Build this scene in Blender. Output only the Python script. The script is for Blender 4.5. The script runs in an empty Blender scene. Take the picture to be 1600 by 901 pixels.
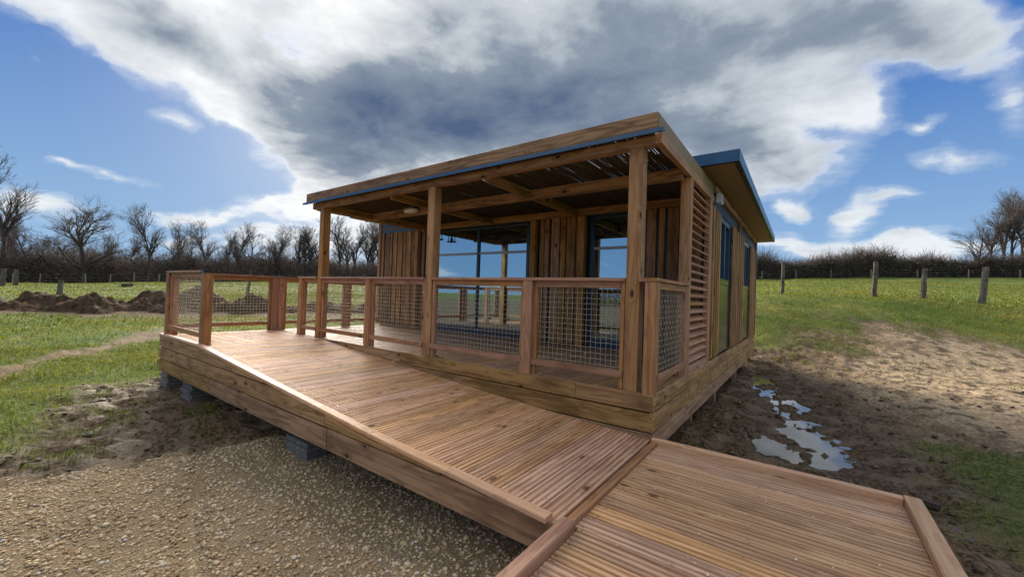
import bpy, math, random
import numpy as np
from mathutils import Matrix, Vector

random.seed(7)
RNG = np.random.default_rng(7)
S = bpy.context.scene
COL = S.collection
rad = math.radians

# ------------------------------------------------------------------ camera
CAM = Vector((1.0107, -3.4669, 0.8206))
cd = bpy.data.cameras.new('camera')
cam = bpy.data.objects.new('camera', cd)
COL.objects.link(cam)
R3 = Vector((0.80772891, 0.58859066, 0.03369032))
U3 = Vector((-0.01897607, -0.03115981, 0.99933427))
F3 = Vector((-0.5892486, 0.80783049, 0.01399954))
cam.matrix_world = Matrix(((R3.x, U3.x, -F3.x, CAM.x), (R3.y, U3.y, -F3.y, CAM.y),
                           (R3.z, U3.z, -F3.z, CAM.z), (0, 0, 0, 1)))
cd.sensor_fit = 'HORIZONTAL'
cd.sensor_width = 36.0
cd.lens = 36.0 * 625.77 / 1600.0
cd.clip_start = 0.05
cd.clip_end = 3000
S.camera = cam

# ------------------------------------------------------------------ view, sun, sky
S.view_settings.view_transform = 'Standard'
S.view_settings.look = 'None'
S.view_settings.gamma = 1.0
S.view_settings.use_curve_mapping = False
S.view_settings.exposure = 1.42

SUN_DIR = Vector((-0.7584, 0.5037, 0.4137)).normalized()
sl = bpy.data.lights.new('sun', 'SUN')
sl.energy = 3.6
sl.angle = rad(42)
sl.color = (1.0, 0.93, 0.82)
sun = bpy.data.objects.new('sun', sl)
COL.objects.link(sun)
sun.rotation_euler = SUN_DIR.to_track_quat('Z', 'Y').to_euler()
sun.location = (-20, 15, 30)

world = bpy.data.worlds.new('World')
S.world = world
world.use_nodes = True
WN = world.node_tree
WN.nodes.clear()


def nn(t, typ, **kw):
    n = t.nodes.new(typ)
    for k, v in kw.items():
        setattr(n, k, v)
    return n


def lk(t, a, b):
    t.links.new(a, b)


def mth(t, op, a, b=None, c=None, clamp=False):
    n = t.nodes.new('ShaderNodeMath')
    n.operation = op
    n.use_clamp = clamp
    for i, v in enumerate((a, b, c)):
        if v is None:
            continue
        if isinstance(v, (int, float)):
            n.inputs[i].default_value = v
        else:
            t.links.new(v, n.inputs[i])
    return n.outputs[0]


def vmath(t, op, a, b=None):
    n = t.nodes.new('ShaderNodeVectorMath')
    n.operation = op
    for i, v in enumerate((a, b)):
        if v is None:
            continue
        if isinstance(v, (tuple, list, Vector)):
            n.inputs[i].default_value = tuple(v)
        else:
            t.links.new(v, n.inputs[i])
    return n.outputs['Value'] if op in ('DOT_PRODUCT', 'LENGTH') else n.outputs[0]


def mixc(t, f, a, b, blend='MIX'):
    n = t.nodes.new('ShaderNodeMix')
    n.data_type = 'RGBA'
    n.blend_type = blend
    n.clamp_factor = True
    for sock, v in ((n.inputs[0], f), (n.inputs[6], a), (n.inputs[7], b)):
        if isinstance(v, (int, float)):
            sock.default_value = v
        elif isinstance(v, (tuple, list)):
            sock.default_value = tuple(v) + ((1.0,) if len(v) == 3 else ())
        else:
            t.links.new(v, sock)
    return n.outputs[2]


def maprange(t, v, a, b, c=0.0, d=1.0, smooth=True):
    n = t.nodes.new('ShaderNodeMapRange')
    n.interpolation_type = 'SMOOTHSTEP' if smooth else 'LINEAR'
    t.links.new(v, n.inputs[0])
    for i, x in enumerate((a, b, c, d)):
        n.inputs[i + 1].default_value = x
    return n.outputs[0]


def noise(t, vec, scale, detail=4.0, rough=0.5, dist=0.0, lac=2.0):
    n = t.nodes.new('ShaderNodeTexNoise')
    n.inputs['Scale'].default_value = scale
    n.inputs['Detail'].default_value = detail
    n.inputs['Roughness'].default_value = rough
    n.inputs['Distortion'].default_value = dist
    n.inputs['Lacunarity'].default_value = lac
    if vec is not None:
        t.links.new(vec, n.inputs['Vector'])
    return n.outputs['Fac']


def build_sky():
    t = WN
    out = nn(t, 'ShaderNodeOutputWorld')
    bg = nn(t, 'ShaderNodeBackground')
    bg.inputs['Strength'].default_value = 0.12
    lk(t, bg.outputs[0], out.inputs[0])
    sky = nn(t, 'ShaderNodeTexSky')
    sky.sky_type = 'NISHITA'
    sky.sun_disc = False
    sky.sun_elevation = rad(24.4)
    sky.sun_rotation = rad(-56.4)
    sky.altitude = 80
    sky.air_density = 1.0
    sky.dust_density = 0.3
    sky.ozone_density = 2.0
    tc = nn(t, 'ShaderNodeTexCoord')
    N = vmath(t, 'NORMALIZE', tc.outputs['Generated'])
    a = vmath(t, 'DOT_PRODUCT', N, (0.8079, 0.5893, 0))
    c = vmath(t, 'DOT_PRODUCT', N, (-0.5893, 0.8079, 0))
    b = vmath(t, 'DOT_PRODUCT', N, (0, 0, 1))
    cc = mth(t, 'MAXIMUM', c, 0.12)
    gx = mth(t, 'DIVIDE', a, cc)
    gy = mth(t, 'DIVIDE', b, cc)
    comb = nn(t, 'ShaderNodeCombineXYZ')
    lk(t, gx, comb.inputs[0])
    lk(t, gy, comb.inputs[1])
    # ragged cloud noise on a flat layer overhead
    zz = mth(t, 'ADD', mth(t, 'MAXIMUM', b, 0.0), 0.16)
    pl = nn(t, 'ShaderNodeCombineXYZ')
    sx = nn(t, 'ShaderNodeSeparateXYZ')
    lk(t, N, sx.inputs[0])
    lk(t, mth(t, 'DIVIDE', sx.outputs[0], zz), pl.inputs[0])
    lk(t, mth(t, 'DIVIDE', sx.outputs[1], zz), pl.inputs[1])
    lk(t, b, pl.inputs[2])
    n1 = noise(t, pl.outputs[0], 2.1, 9.0, 0.58, 0.35)
    n2 = noise(t, pl.outputs[0], 0.75, 5.0, 0.55, 0.2)
    n3 = noise(t, pl.outputs[0], 5.5, 6.0, 0.6, 0.3)
    # masses are nudged by noise so that no outline stays an ellipse
    nz = nn(t, 'ShaderNodeTexNoise')
    nz.inputs['Scale'].default_value = 3.2
    nz.inputs['Detail'].default_value = 6.0
    lk(t, comb.outputs[0], nz.inputs['Vector'])
    off = vmath(t, 'SUBTRACT', nz.outputs['Color'], (0.5, 0.5, 0.5))
    sc = nn(t, 'ShaderNodeVectorMath', operation='SCALE')
    lk(t, off, sc.inputs[0])
    sc.inputs['Scale'].default_value = 0.20
    P = vmath(t, 'ADD', comb.outputs[0], sc.outputs[0])
    front = maprange(t, c, 0.10, 0.30)

    def blobs(lst):
        acc = None
        for (u, v, w, h, r, wt) in lst:
            X = (u - 800) / 625.8
            Y = (450.5 - v) / 625.8
            d = F3 + R3 * X + U3 * Y
            A = d.dot(Vector((0.8079, 0.5893, 0)))
            Cc = d.dot(Vector((-0.5893, 0.8079, 0)))
            m = nn(t, 'ShaderNodeMapping', vector_type='TEXTURE')
            m.inputs['Location'].default_value = (A / Cc, d.z / Cc, 0)
            m.inputs['Rotation'].default_value = (0, 0, rad(-r))
            m.inputs['Scale'].default_value = (1.6 * w / 625.8, 1.6 * h / 625.8, 1)
            lk(t, P, m.inputs['Vector'])
            g = nn(t, 'ShaderNodeTexGradient', gradient_type='SPHERICAL')
            lk(t, m.outputs[0], g.inputs[0])
            acc = mth(t, 'MULTIPLY_ADD', g.outputs['Fac'], wt, acc if acc is not None else 0.0)
        return mth(t, 'MULTIPLY', acc, front)

    cover = blobs([
        (600, 200, 150, 85, 0, 1.7), (850, 140, 260, 130, 0, 1.9), (1070, 165, 200, 110, 8, 1.7),
        (1180, 228, 85, 50, 0, 0.9), (1240, 40, 280, 70, 0, 1.7), (1440, 50, 130, 45, 22, 0.6),
        (800, 20, 280, 70, 0, 1.5), (140, 0, 140, 46, 24, 1.3), (300, 78, 190, 58, 32, 1.7),
        (425, 152, 80, 40, 38, 0.9), (260, -25, 230, 55, 0, 1.1), (640, 40, 110, 55, 10, 1.2),
        (515, 240, 46, 60, 0, 0.9), (440, 70, 90, 45, 10, 0.45), (550, 300, 80, 42, 0, 1.0),
        (365, 195, 48, 20, 20, 0.8), (1335, 168, 60, 34, 0, 1.1), (1445, 202, 30, 13, 0, 0.7),
        (1335, 330, 46, 18, -22, 0.95), (1230, 323, 19, 13, 0, 0.95), (1500, 258, 60, 15, 0, 0.6),
        (1590, 160, 40, 60, 0, 0.5), (1330, 380, 200, 16, -1, 1.1), (1480, 372, 110, 16, 0, 0.7),
        (305, 324, 70, 11, 4, 0.85), (430, 318, 75, 18, 0, 0.9), (490, 375, 170, 36, 0, 0.9),
        (50, 325, 90, 24, 10, 0.9), (180, 262, 60, 7, 12, 0.5), (110, 245, 36, 6, 4, 0.5),
        (270, 190, 30, 12, 20, 0.55), (285, 358, 26, 7, 0, 0.7), (1420, 310, 40, 9, 5, 0.5),
    ])
    dark = blobs([
        (575, 195, 130, 85, 0, 0.62), (720, 205, 220, 90, 0, 0.62), (1000, 205, 230, 90, 5, 0.56),
        (860, 70, 330, 110, 0, 0.44), (1200, 40, 320, 95, 0, 0.48), (275, 40, 150, 50, 25, 0.62), (640, 30, 120, 50, 0, 0.2),
        (1150, 225, 110, 45, 0, 0.28), (350, 110, 120, 26, 32, 0.2), (1400, 60, 130, 60, 20, 0.28),
    ])
    # scattered cloud out of view, thickened overhead to lift the ambient light
    fill_cloud = mth(t, 'MULTIPLY', maprange(t, mth(t, 'ADD', n2, maprange(t, b, 0.25, 0.75, -0.12, 0.20)), 0.44, 0.60), 1.0)
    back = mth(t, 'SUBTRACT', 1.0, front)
    cov = mth(t, 'ADD', cover, mth(t, 'MULTIPLY', fill_cloud, back))
    rag = mth(t, 'ADD', mth(t, 'MULTIPLY', mth(t, 'SUBTRACT', n1, 0.5), 1.55),
              mth(t, 'MULTIPLY', mth(t, 'SUBTRACT', n3, 0.5), 0.75))
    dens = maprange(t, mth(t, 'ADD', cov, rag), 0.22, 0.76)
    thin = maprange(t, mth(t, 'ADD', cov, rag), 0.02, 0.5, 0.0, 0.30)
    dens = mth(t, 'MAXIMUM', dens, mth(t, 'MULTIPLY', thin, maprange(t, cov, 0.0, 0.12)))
    dk = mth(t, 'ADD', dark, mth(t, 'MULTIPLY', mth(t, 'SUBTRACT', n1, 0.5), 1.05))
    dk = mth(t, 'ADD', dk, mth(t, 'MULTIPLY', mth(t, 'SUBTRACT', n3, 0.5), 0.55))
    dk = mth(t, 'MULTIPLY', maprange(t, dk, -0.02, 1.05, smooth=False), maprange(t, dens, 0.45, 1.0))
    cs = vmath(t, 'DOT_PRODUCT', N, SUN_DIR)
    glow = mth(t, 'POWER', mth(t, 'MAXIMUM', cs, 0.0), 14.0)
    white = mixc(t, glow, (2.6, 2.75, 2.9), (3.5, 3.5, 3.45))
    grey = mixc(t, maprange(t, dk, 0.42, 1.0, smooth=False), (1.02, 1.20, 1.42), (0.26, 0.41, 0.74))
    ccol = mixc(t, maprange(t, dk, 0.0, 0.55, smooth=False), white, grey)
    # clear air: Nishita, with the pale veil that hangs round the hidden sun
    blue = mixc(t, 1.0, sky.outputs[0], (0.30, 0.44, 0.74), 'MULTIPLY')
    lid = mixc(t, maprange(t, b, 0.02, 0.42, smooth=False), (1.08, 1.72, 2.45), (0.20, 0.62, 1.72))
    blue = vmath(t, 'MINIMUM', blue, lid)
    veil = mth(t, 'MULTIPLY', mth(t, 'POWER', mth(t, 'MAXIMUM', cs, 0.0), 20.0), 0.6)
    air = mixc(t, veil, blue, (3.2, 3.3, 3.4))
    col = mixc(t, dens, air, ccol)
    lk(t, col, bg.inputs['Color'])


build_sky()
world.cycles.sampling_method = 'MANUAL'
world.cycles.sample_map_resolution = 512

# ------------------------------------------------------------------ helpers
WMX = {}


def prop(o, label=None, cat=None, group=None, kind=None):
    if label:
        o['label'] = label
    if cat:
        o['category'] = cat
    if group:
        o['group'] = group
    if kind:
        o['kind'] = kind
    return o


def place(o, M, parent=None):
    if parent is not None:
        o.parent = parent
        o.matrix_parent_inverse = WMX[parent.name].inverted()
    o.matrix_basis = M
    WMX[o.name] = M.copy()
    return o


def thing(name, loc, label, cat, group=None):
    o = bpy.data.objects.new(name, None)
    o.empty_display_size = 0.2
    COL.objects.link(o)
    place(o, Matrix.Translation(loc))
    return prop(o, label, cat, group)


def newobj(name, me, parent=None, M=None):
    o = bpy.data.objects.new(name, me)
    COL.objects.link(o)
    place(o, M if M is not None else Matrix.Identity(4), parent)
    return o


def mesh(name, verts, faces, mat, smooth=False):
    me = bpy.data.meshes.new(name)
    me.from_pydata([tuple(v) for v in verts], [], [tuple(f) for f in faces])
    if mat:
        me.materials.append(mat)
    if smooth:
        me.polygons.foreach_set('use_smooth', [True] * len(me.polygons))
    me.update()
    return me


def np_mesh(name, V, F, mat, smooth=False):
    """V (n,3), F (m,k) with one k for all faces"""
    V = np.asarray(V, dtype=np.float32)
    F = np.asarray(F, dtype=np.int32)
    me = bpy.data.meshes.new(name)
    me.vertices.add(len(V))
    me.vertices.foreach_set('co', V.ravel())
    k = F.shape[1]
    me.loops.add(F.size)
    me.loops.foreach_set('vertex_index', F.ravel())
    me.polygons.add(len(F))
    me.polygons.foreach_set('loop_start', np.arange(0, F.size, k, dtype=np.int32))
    me.polygons.foreach_set('loop_total', np.full(len(F), k, dtype=np.int32))
    if smooth:
        me.polygons.foreach_set('use_smooth', np.ones(len(F), dtype=bool))
    me.update(calc_edges=True)
    me.validate()
    if mat:
        me.materials.append(mat)
    return me


def frame_from(a, b, up=(0, 0, 1)):
    a = Vector(a)
    b = Vector(b)
    x = (b - a).normalized()
    u = Vector(up)
    if abs(x.dot(u)) > 0.98:
        u = Vector((0, 1, 0))
    y = u.cross(x).normalized()
    z = x.cross(y)
    return Matrix(((x.x, y.x, z.x, a.x), (x.y, y.y, z.y, a.y), (x.z, y.z, z.z, a.z), (0, 0, 0, 1))), (b - a).length


BEAMS = {}


def beam_mesh(L, w, h, mat, ch):
    key = (round(L, 3), round(w, 4), round(h, 4), mat.name, ch)
    if key in BEAMS:
        return BEAMS[key]
    c = min(ch, w * 0.3, h * 0.3)
    y, z = w / 2, h / 2
    prof = [(-y + c, -z), (y - c, -z), (y, -z + c), (y, z - c), (y - c, z), (-y + c, z), (-y, z - c), (-y, -z + c)]
    V = [(0, p[0], p[1]) for p in prof] + [(L, p[0], p[1]) for p in prof]
    F = [tuple(range(7, -1, -1)), tuple(range(8, 16))]
    for i in range(8):
        j = (i + 1) % 8
        F.append((i, j, 8 + j, 8 + i))
    me = mesh('timber', V, F, mat)
    BEAMS[key] = me
    return me


def beam(name, a, b, w, h, mat, parent, up=(0, 0, 1), ch=0.004):
    """timber whose grain runs from a to b; w is its breadth across `up`, h along `up`"""
    M, L = frame_from(a, b, up)
    return newobj(name, beam_mesh(L, w, h, mat, ch), parent, M)


def box(name, lo, hi, mat, parent, ch=0.003):
    """axis-aligned timber or slab, grain along its longest side"""
    lo = Vector(lo)
    hi = Vector(hi)
    d = hi - lo
    c = (lo + hi) / 2
    ax = max(range(3), key=lambda i: d[i])
    if ax == 0:
        return beam(name, (lo.x, c.y, c.z), (hi.x, c.y, c.z), d.y, d.z, mat, parent, ch=ch)
    if ax == 1:
        return beam(name, (c.x, lo.y, c.z), (c.x, hi.y, c.z), d.x, d.z, mat, parent, ch=ch)
    # vertical: up becomes +Y, breadth is along X
    return beam(name, (c.x, c.y, lo.z), (c.x, c.y, hi.z), d.x, d.y, mat, parent, up=(0, 1, 0), ch=ch)


def boxes_mesh(name, lst, mat):
    V, F = [], []
    for lo, hi in lst:
        b = len(V)
        for x in (lo[0], hi[0]):
            for y in (lo[1], hi[1]):
                for z in (lo[2], hi[2]):
                    V.append((x, y, z))
        for f in ((0, 1, 3, 2), (4, 6, 7, 5), (0, 4, 5, 1), (2, 3, 7, 6), (0, 2, 6, 4), (1, 5, 7, 3)):
            F.append(tuple(b + i for i in f))
    return mesh(name, V, F, mat)


def prism_xz(name, pts, y0, y1, mat, parent):
    """board cut to an outline in x,z (long side x), thick from y0 to y1"""
    x0 = pts[0][0]
    n = len(pts)
    V = [(p[0] - x0, 0, p[1]) for p in pts] + [(p[0] - x0, y1 - y0, p[1]) for p in pts]
    F = [tuple(range(n)), tuple(range(2 * n - 1, n - 1, -1))]
    for i in range(n):
        j = (i + 1) % n
        F.append((i, n + i, n + j, j))
    return newobj(name, mesh(name, V, F, mat), parent, Matrix.Translation((x0, y0, 0)))


def tubes(segs, sides):
    """segs: array (n,8) p0 p1 r0 r1 -> verts, quad faces"""
    s = np.asarray(segs, dtype=np.float64)
    p0, p1 = s[:, 0:3], s[:, 3:6]
    d = p1 - p0
    d /= np.maximum(np.linalg.norm(d, axis=1, keepdims=True), 1e-9)
    ref = np.where(np.abs(d[:, 2:3]) < 0.9, np.array([[0, 0, 1.0]]), np.array([[1.0, 0, 0]]))
    u = np.cross(d, ref)
    u /= np.maximum(np.linalg.norm(u, axis=1, keepdims=True), 1e-9)
    v = np.cross(d, u)
    n = len(s)
    V = np.zeros((n, 2 * sides, 3))
    for k in range(sides):
        a = 2 * math.pi * k / sides
        off = u * math.cos(a) + v * math.sin(a)
        V[:, k] = p0 + off * s[:, 6:7]
        V[:, sides + k] = p1 + off * s[:, 7:8]
    b = (np.arange(n) * 2 * sides)[:, None]
    F = []
    for k in range(sides):
        j = (k + 1) % sides
        F.append(np.concatenate([b + k, b + j, b + sides + j, b + sides + k], axis=1))
    F = np.stack(F, axis=1).reshape(-1, 4)
    return V.reshape(-1, 3), F


# numpy value noise -------------------------------------------------
def _h(ix, iy, seed):
    n = (ix.astype(np.int64) * 374761393 + iy.astype(np.int64) * 668265263 + seed * 974634777) & 0x7fffffff
    n = ((n ^ (n >> 13)) * 1274126177) & 0x7fffffff
    n = n ^ (n >> 16)
    return (n & 0xffff) / 65535.0


def vnoise(x, y, seed=0):
    ix = np.floor(x)
    iy = np.floor(y)
    fx = x - ix
    fy = y - iy
    fx = fx * fx * fx * (fx * (fx * 6 - 15) + 10)
    fy = fy * fy * fy * (fy * (fy * 6 - 15) + 10)
    a = _h(ix, iy, seed)
    b = _h(ix + 1, iy, seed)
    c = _h(ix, iy + 1, seed)
    d = _h(ix + 1, iy + 1, seed)
    return (a + (b - a) * fx) * (1 - fy) + (c + (d - c) * fx) * fy


def fbm(x, y, octv=4, seed=0, gain=0.5):
    s = np.zeros_like(np.asarray(x, dtype=np.float64))
    a, t, f = 1.0, 0.0, 1.0
    for o in range(octv):
        s += a * vnoise(x * f + 17.3 * o, y * f - 9.1 * o, seed + o)
        t += a
        a *= gain
        f *= 2.03
    return s / t


def sstep(a, b, x):
    t = np.clip((x - a) / (b - a), 0, 1)
    return t * t * (3 - 2 * t)


# ------------------------------------------------------------------ materials
def newmat(name):
    m = bpy.data.materials.new(name)
    m.use_nodes = True
    t = m.node_tree
    t.nodes.clear()
    out = t.nodes.new('ShaderNodeOutputMaterial')
    b = t.nodes.new('ShaderNodeBsdfPrincipled')
    t.links.new(b.outputs[0], out.inputs[0])
    return m, t, b


def bump(t, b, h, strength, dist):
    n = t.nodes.new('ShaderNodeBump')
    n.inputs['Strength'].default_value = strength
    n.inputs['Distance'].default_value = dist
    t.links.new(h, n.inputs['Height'])
    t.links.new(n.outputs[0], b.inputs['Normal'])


def wood(name, light, dark, rough=0.62, var=0.35, stain=0.45, knots=0.8, spec=0.3):
    m, t, b = newmat(name)
    tc = nn(t, 'ShaderNodeTexCoord')
    oi = nn(t, 'ShaderNodeObjectInfo')
    rnd = oi.outputs['Random']
    cmb = nn(t, 'ShaderNodeCombineXYZ')
    lk(t, mth(t, 'MULTIPLY', rnd, 91.0), cmb.inputs[0])
    lk(t, mth(t, 'MULTIPLY', rnd, 57.0), cmb.inputs[1])
    lk(t, mth(t, 'MULTIPLY', rnd, 33.0), cmb.inputs[2])
    p = vmath(t, 'ADD', tc.outputs['Object'], cmb.outputs[0])
    pg = vmath(t, 'MULTIPLY', p, (0.9, 9.0, 9.0))
    pf = vmath(t, 'MULTIPLY', p, (3.0, 90.0, 90.0))
    pk = vmath(t, 'MULTIPLY', p, (4.2, 8.5, 8.5))
    vor = nn(t, 'ShaderNodeTexVoronoi')
    vor.inputs['Scale'].default_value = 1.0
    vor.inputs['Randomness'].default_value = 1.0
    lk(t, pk, vor.inputs['Vector'])
    kd = vor.outputs['Distance']
    sepk = nn(t, 'ShaderNodeSeparateColor')
    lk(t, vor.outputs['Color'], sepk.inputs[0])
    has = mth(t, 'GREATER_THAN', sepk.outputs[0], 0.58)
    knot = mth(t, 'MULTIPLY', mth(t, 'MULTIPLY', maprange(t, kd, 0.10, 0.18, 1.0, 0.0), knots), has)
    halo = mth(t, 'MULTIPLY', maprange(t, kd, 0.08, 0.42, 1.0, 0.0), has)
    g = noise(t, pg, 1.0, 3.0, 0.5, 0.6)
    arg = mth(t, 'ADD', mth(t, 'MULTIPLY', g, 34.0), mth(t, 'MULTIPLY', halo, 7.0))
    ring = mth(t, 'MULTIPLY_ADD', mth(t, 'SINE', arg), 0.5, 0.5)
    ring = mth(t, 'POWER', ring, 2.2)
    fine = noise(t, pf, 1.0, 3.0, 0.6)
    st = noise(t, vmath(t, 'MULTIPLY', p, (1.6, 3.2, 3.2)), 1.0, 5.0, 0.6, 0.4)
    f = mth(t, 'ADD', mth(t, 'MULTIPLY', ring, 0.62), mth(t, 'MULTIPLY', mth(t, 'SUBTRACT', fine, 0.35), 0.75), clamp=True)
    col = mixc(t, f, light, dark)
    strip = noise(t, vmath(t, 'MULTIPLY', p, (0.22, 30.0, 30.0)), 1.0, 1.0, 0.5)
    col = mixc(t, mth(t, 'MULTIPLY', maprange(t, strip, 0.47, 0.60), 0.42), col, dark)
    col = mixc(t, mth(t, 'MULTIPLY', maprange(t, st, 0.46, 0.72), stain), col,
               tuple(0.45 * x for x in dark))
    col = mixc(t, mth(t, 'MULTIPLY', halo, 0.45), col, dark)
    col = mixc(t, knot, col, tuple(0.22 * x for x in dark))
    hsv = nn(t, 'ShaderNodeHueSaturation')
    wn = nn(t, 'ShaderNodeTexWhiteNoise', noise_dimensions='1D')
    lk(t, mth(t, 'MULTIPLY', rnd, 173.0), wn.inputs['W'])
    lk(t, mth(t, 'MULTIPLY_ADD', wn.outputs['Value'], var, 1.0 - var * 0.55), hsv.inputs['Value'])
    lk(t, mth(t, 'MULTIPLY_ADD', rnd, 0.014, 0.489), hsv.inputs['Hue'])
    lk(t, mth(t, 'MULTIPLY_ADD', rnd, 0.25, 0.84), hsv.inputs['Saturation'])
    lk(t, col, hsv.inputs['Color'])
    lk(t, hsv.outputs[0], b.inputs['Base Color'])
    lk(t, mth(t, 'MULTIPLY_ADD', st, 0.22, rough - 0.12), b.inputs['Roughness'])
    b.inputs['Specular IOR Level'].default_value = spec
    bump(t, b, mth(t, 'ADD', mth(t, 'MULTIPLY', fine, 0.6), mth(t, 'MULTIPLY', ring, 0.4)), 0.35, 0.002)
    return m


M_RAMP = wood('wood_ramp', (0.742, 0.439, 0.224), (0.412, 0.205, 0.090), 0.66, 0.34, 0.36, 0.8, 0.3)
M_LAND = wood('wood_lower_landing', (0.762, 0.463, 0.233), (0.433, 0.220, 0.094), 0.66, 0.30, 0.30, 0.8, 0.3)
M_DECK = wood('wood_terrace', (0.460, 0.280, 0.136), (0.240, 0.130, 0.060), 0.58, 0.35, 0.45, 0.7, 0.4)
M_POST = wood('wood_post', (0.520, 0.280, 0.104), (0.260, 0.118, 0.037), 0.6, 0.2, 0.28, 0.95)
M_RAIL = wood('wood_rail', (0.470, 0.241, 0.106), (0.240, 0.106, 0.042), 0.58, 0.25, 0.35, 0.85, 0.4)
M_SKIRT = wood('wood_skirting', (0.500, 0.294, 0.116), (0.210, 0.104, 0.036), 0.6, 0.28, 0.62, 0.95)
M_BATT = wood('wood_batten', (0.480, 0.265, 0.096), (0.200, 0.095, 0.029), 0.66, 0.5, 0.55, 0.9)
M_FASC = wood('wood_fascia', (0.460, 0.261, 0.096), (0.150, 0.068, 0.022), 0.64, 0.12, 0.5, 1.0)
M_LOUV = wood('wood_louver', (0.580, 0.309, 0.144), (0.360, 0.169, 0.072), 0.6, 0.2, 0.3, 0.7)
M_TRIM = wood('wood_trim', (0.742, 0.444, 0.251), (0.515, 0.275, 0.148), 0.55, 0.18, 0.22, 0.6, 0.4)
M_GREY = wood('wood_weathered', (0.20, 0.168, 0.135), (0.075, 0.06, 0.048), 0.85, 0.3, 0.6, 0.5, 0.1)


def plain(name, col, rough=0.5, metal=0.0, spec=0.5, nscale=6.0, namt=0.25, bumpd=0.0):
    m, t, b = newmat(name)
    tc = nn(t, 'ShaderNodeTexCoord')
    n = noise(t, tc.outputs['Object'], nscale, 5.0, 0.6)
    c = mixc(t, maprange(t, n, 0.3, 0.7), tuple(x * (1 - namt) for x in col), tuple(min(1, x * (1 + namt)) for x in col))
    lk(t, c, b.inputs['Base Color'])
    lk(t, mth(t, 'MULTIPLY_ADD', n, 0.25, max(0.02, rough - 0.12)), b.inputs['Roughness'])
    b.inputs['Metallic'].default_value = metal
    b.inputs['Specular IOR Level'].default_value = spec
    if bumpd:
        bump(t, b, n, 0.6, bumpd)
    return m


M_BLUE = plain('blue_metal', (0.022, 0.085, 0.17), 0.36, 0.0, 0.6, 4, 0.12)
M_NAVY = plain('navy_cladding', (0.010, 0.015, 0.024), 0.45, 0.0, 0.5, 5, 0.2)
M_TAN = plain('tan_soffit', (0.30, 0.20, 0.09), 0.55, 0.0, 0.3, 2.5, 0.08)
M_BLACK = plain('black_plastic', (0.012, 0.012, 0.014), 0.4)
M_WHITE = plain('white_plastic', (0.72, 0.72, 0.70), 0.35, 0, 0.5, 8, 0.04)
M_FRAME = plain('navy_frame', (0.010, 0.036, 0.075), 0.34, 0.0, 0.6, 4, 0.12)
M_SLAB = plain('grey_slab', (0.17, 0.165, 0.152), 0.8, 0, 0.25, 14, 0.35, 0.004)
M_WIRE = plain('galvanised_wire', (0.52, 0.45, 0.34), 0.6, 0.1, 0.5, 30, 0.15)
M_FWIRE = plain('fence_wire', (0.18, 0.17, 0.16), 0.5, 0.6)
M_ROOM = plain('room_lining', (0.10, 0.085, 0.07), 0.8, 0, 0.2)
M_BARK = plain('bark', (0.095, 0.076, 0.062), 0.9, 0, 0.1, 3, 0.4)
M_TWIG = plain('twig', (0.125, 0.10, 0.088), 0.9, 0, 0.1, 1, 0.3)
M_PALEPOST = wood('wood_fence', (0.34, 0.28, 0.19), (0.18, 0.14, 0.09), 0.8, 0.3, 0.4, 0.3, 0.1)
M_REED = plain('reed', (0.085, 0.060, 0.037), 0.7, 0, 0.2, 40, 0.4)
M_BAR = plain('grey_bar', (0.42, 0.45, 0.47), 0.4, 0, 0.5, 5, 0.05)


def glass_mat(name, refl, tint):
    m = bpy.data.materials.new(name)
    m.use_nodes = True
    t = m.node_tree
    t.nodes.clear()
    out = nn(t, 'ShaderNodeOutputMaterial')
    g = nn(t, 'ShaderNodeBsdfGlossy')
    g.inputs['Roughness'].default_value = 0.012
    g.inputs['Color'].default_value = (0.60, 0.83, 1.0, 1)
    tr = nn(t, 'ShaderNodeBsdfTransparent')
    tr.inputs['Color'].default_value = tint + (1,)
    mx = nn(t, 'ShaderNodeMixShader')
    fr = nn(t, 'ShaderNodeFresnel')
    fr.inputs['IOR'].default_value = 1.5
    lk(t, mth(t, 'ADD', fr.outputs[0], refl, clamp=True), mx.inputs[0])
    lk(t, tr.outputs[0], mx.inputs[1])
    lk(t, g.outputs[0], mx.inputs[2])
    tc = nn(t, 'ShaderNodeTexCoord')
    bn = nn(t, 'ShaderNodeBump')
    bn.inputs['Strength'].default_value = 0.05
    bn.inputs['Distance'].default_value = 0.01
    lk(t, noise(t, tc.outputs['Object'], 1.3, 2.0), bn.inputs['Height'])
    lk(t, bn.outputs[0], g.inputs['Normal'])
    lk(t, mx.outputs[0], out.inputs[0])
    return m


M_GLASS = glass_mat('solar_glass', 0.50, (0.14, 0.16, 0.17))
M_PANEL = plain('green_panel', (0.030, 0.050, 0.034), 0.10, 0, 0.8, 3, 0.2)


def island_mat(name, ramp, rough=0.8, spec=0.2, trans=0.0, nscale=0.0):
    m, t, b = newmat(name)
    ge = nn(t, 'ShaderNodeNewGeometry')
    cr = nn(t, 'ShaderNodeValToRGB')
    el = cr.color_ramp.elements
    el[0].position, el[0].color = ramp[0][0], ramp[0][1] + (1,)
    el[1].position, el[1].color = ramp[-1][0], ramp[-1][1] + (1,)
    for p, c in ramp[1:-1]:
        e = el.new(p)
        e.color = c + (1,)
    lk(t, ge.outputs['Random Per Island'], cr.inputs[0])
    col = cr.outputs[0]
    if nscale:
        tc = nn(t, 'ShaderNodeTexCoord')
        nz = noise(t, tc.outputs['Object'], nscale, 4.0, 0.6)
        col = mixc(t, maprange(t, nz, 0.40, 0.66), col, mixc(t, 1.0, col, (1.55, 1.15, 0.75), 'MULTIPLY'))
    lk(t, col, b.inputs['Base Color'])
    b.inputs['Roughness'].default_value = rough
    b.inputs['Specular IOR Level'].default_value = spec
    return m


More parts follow.
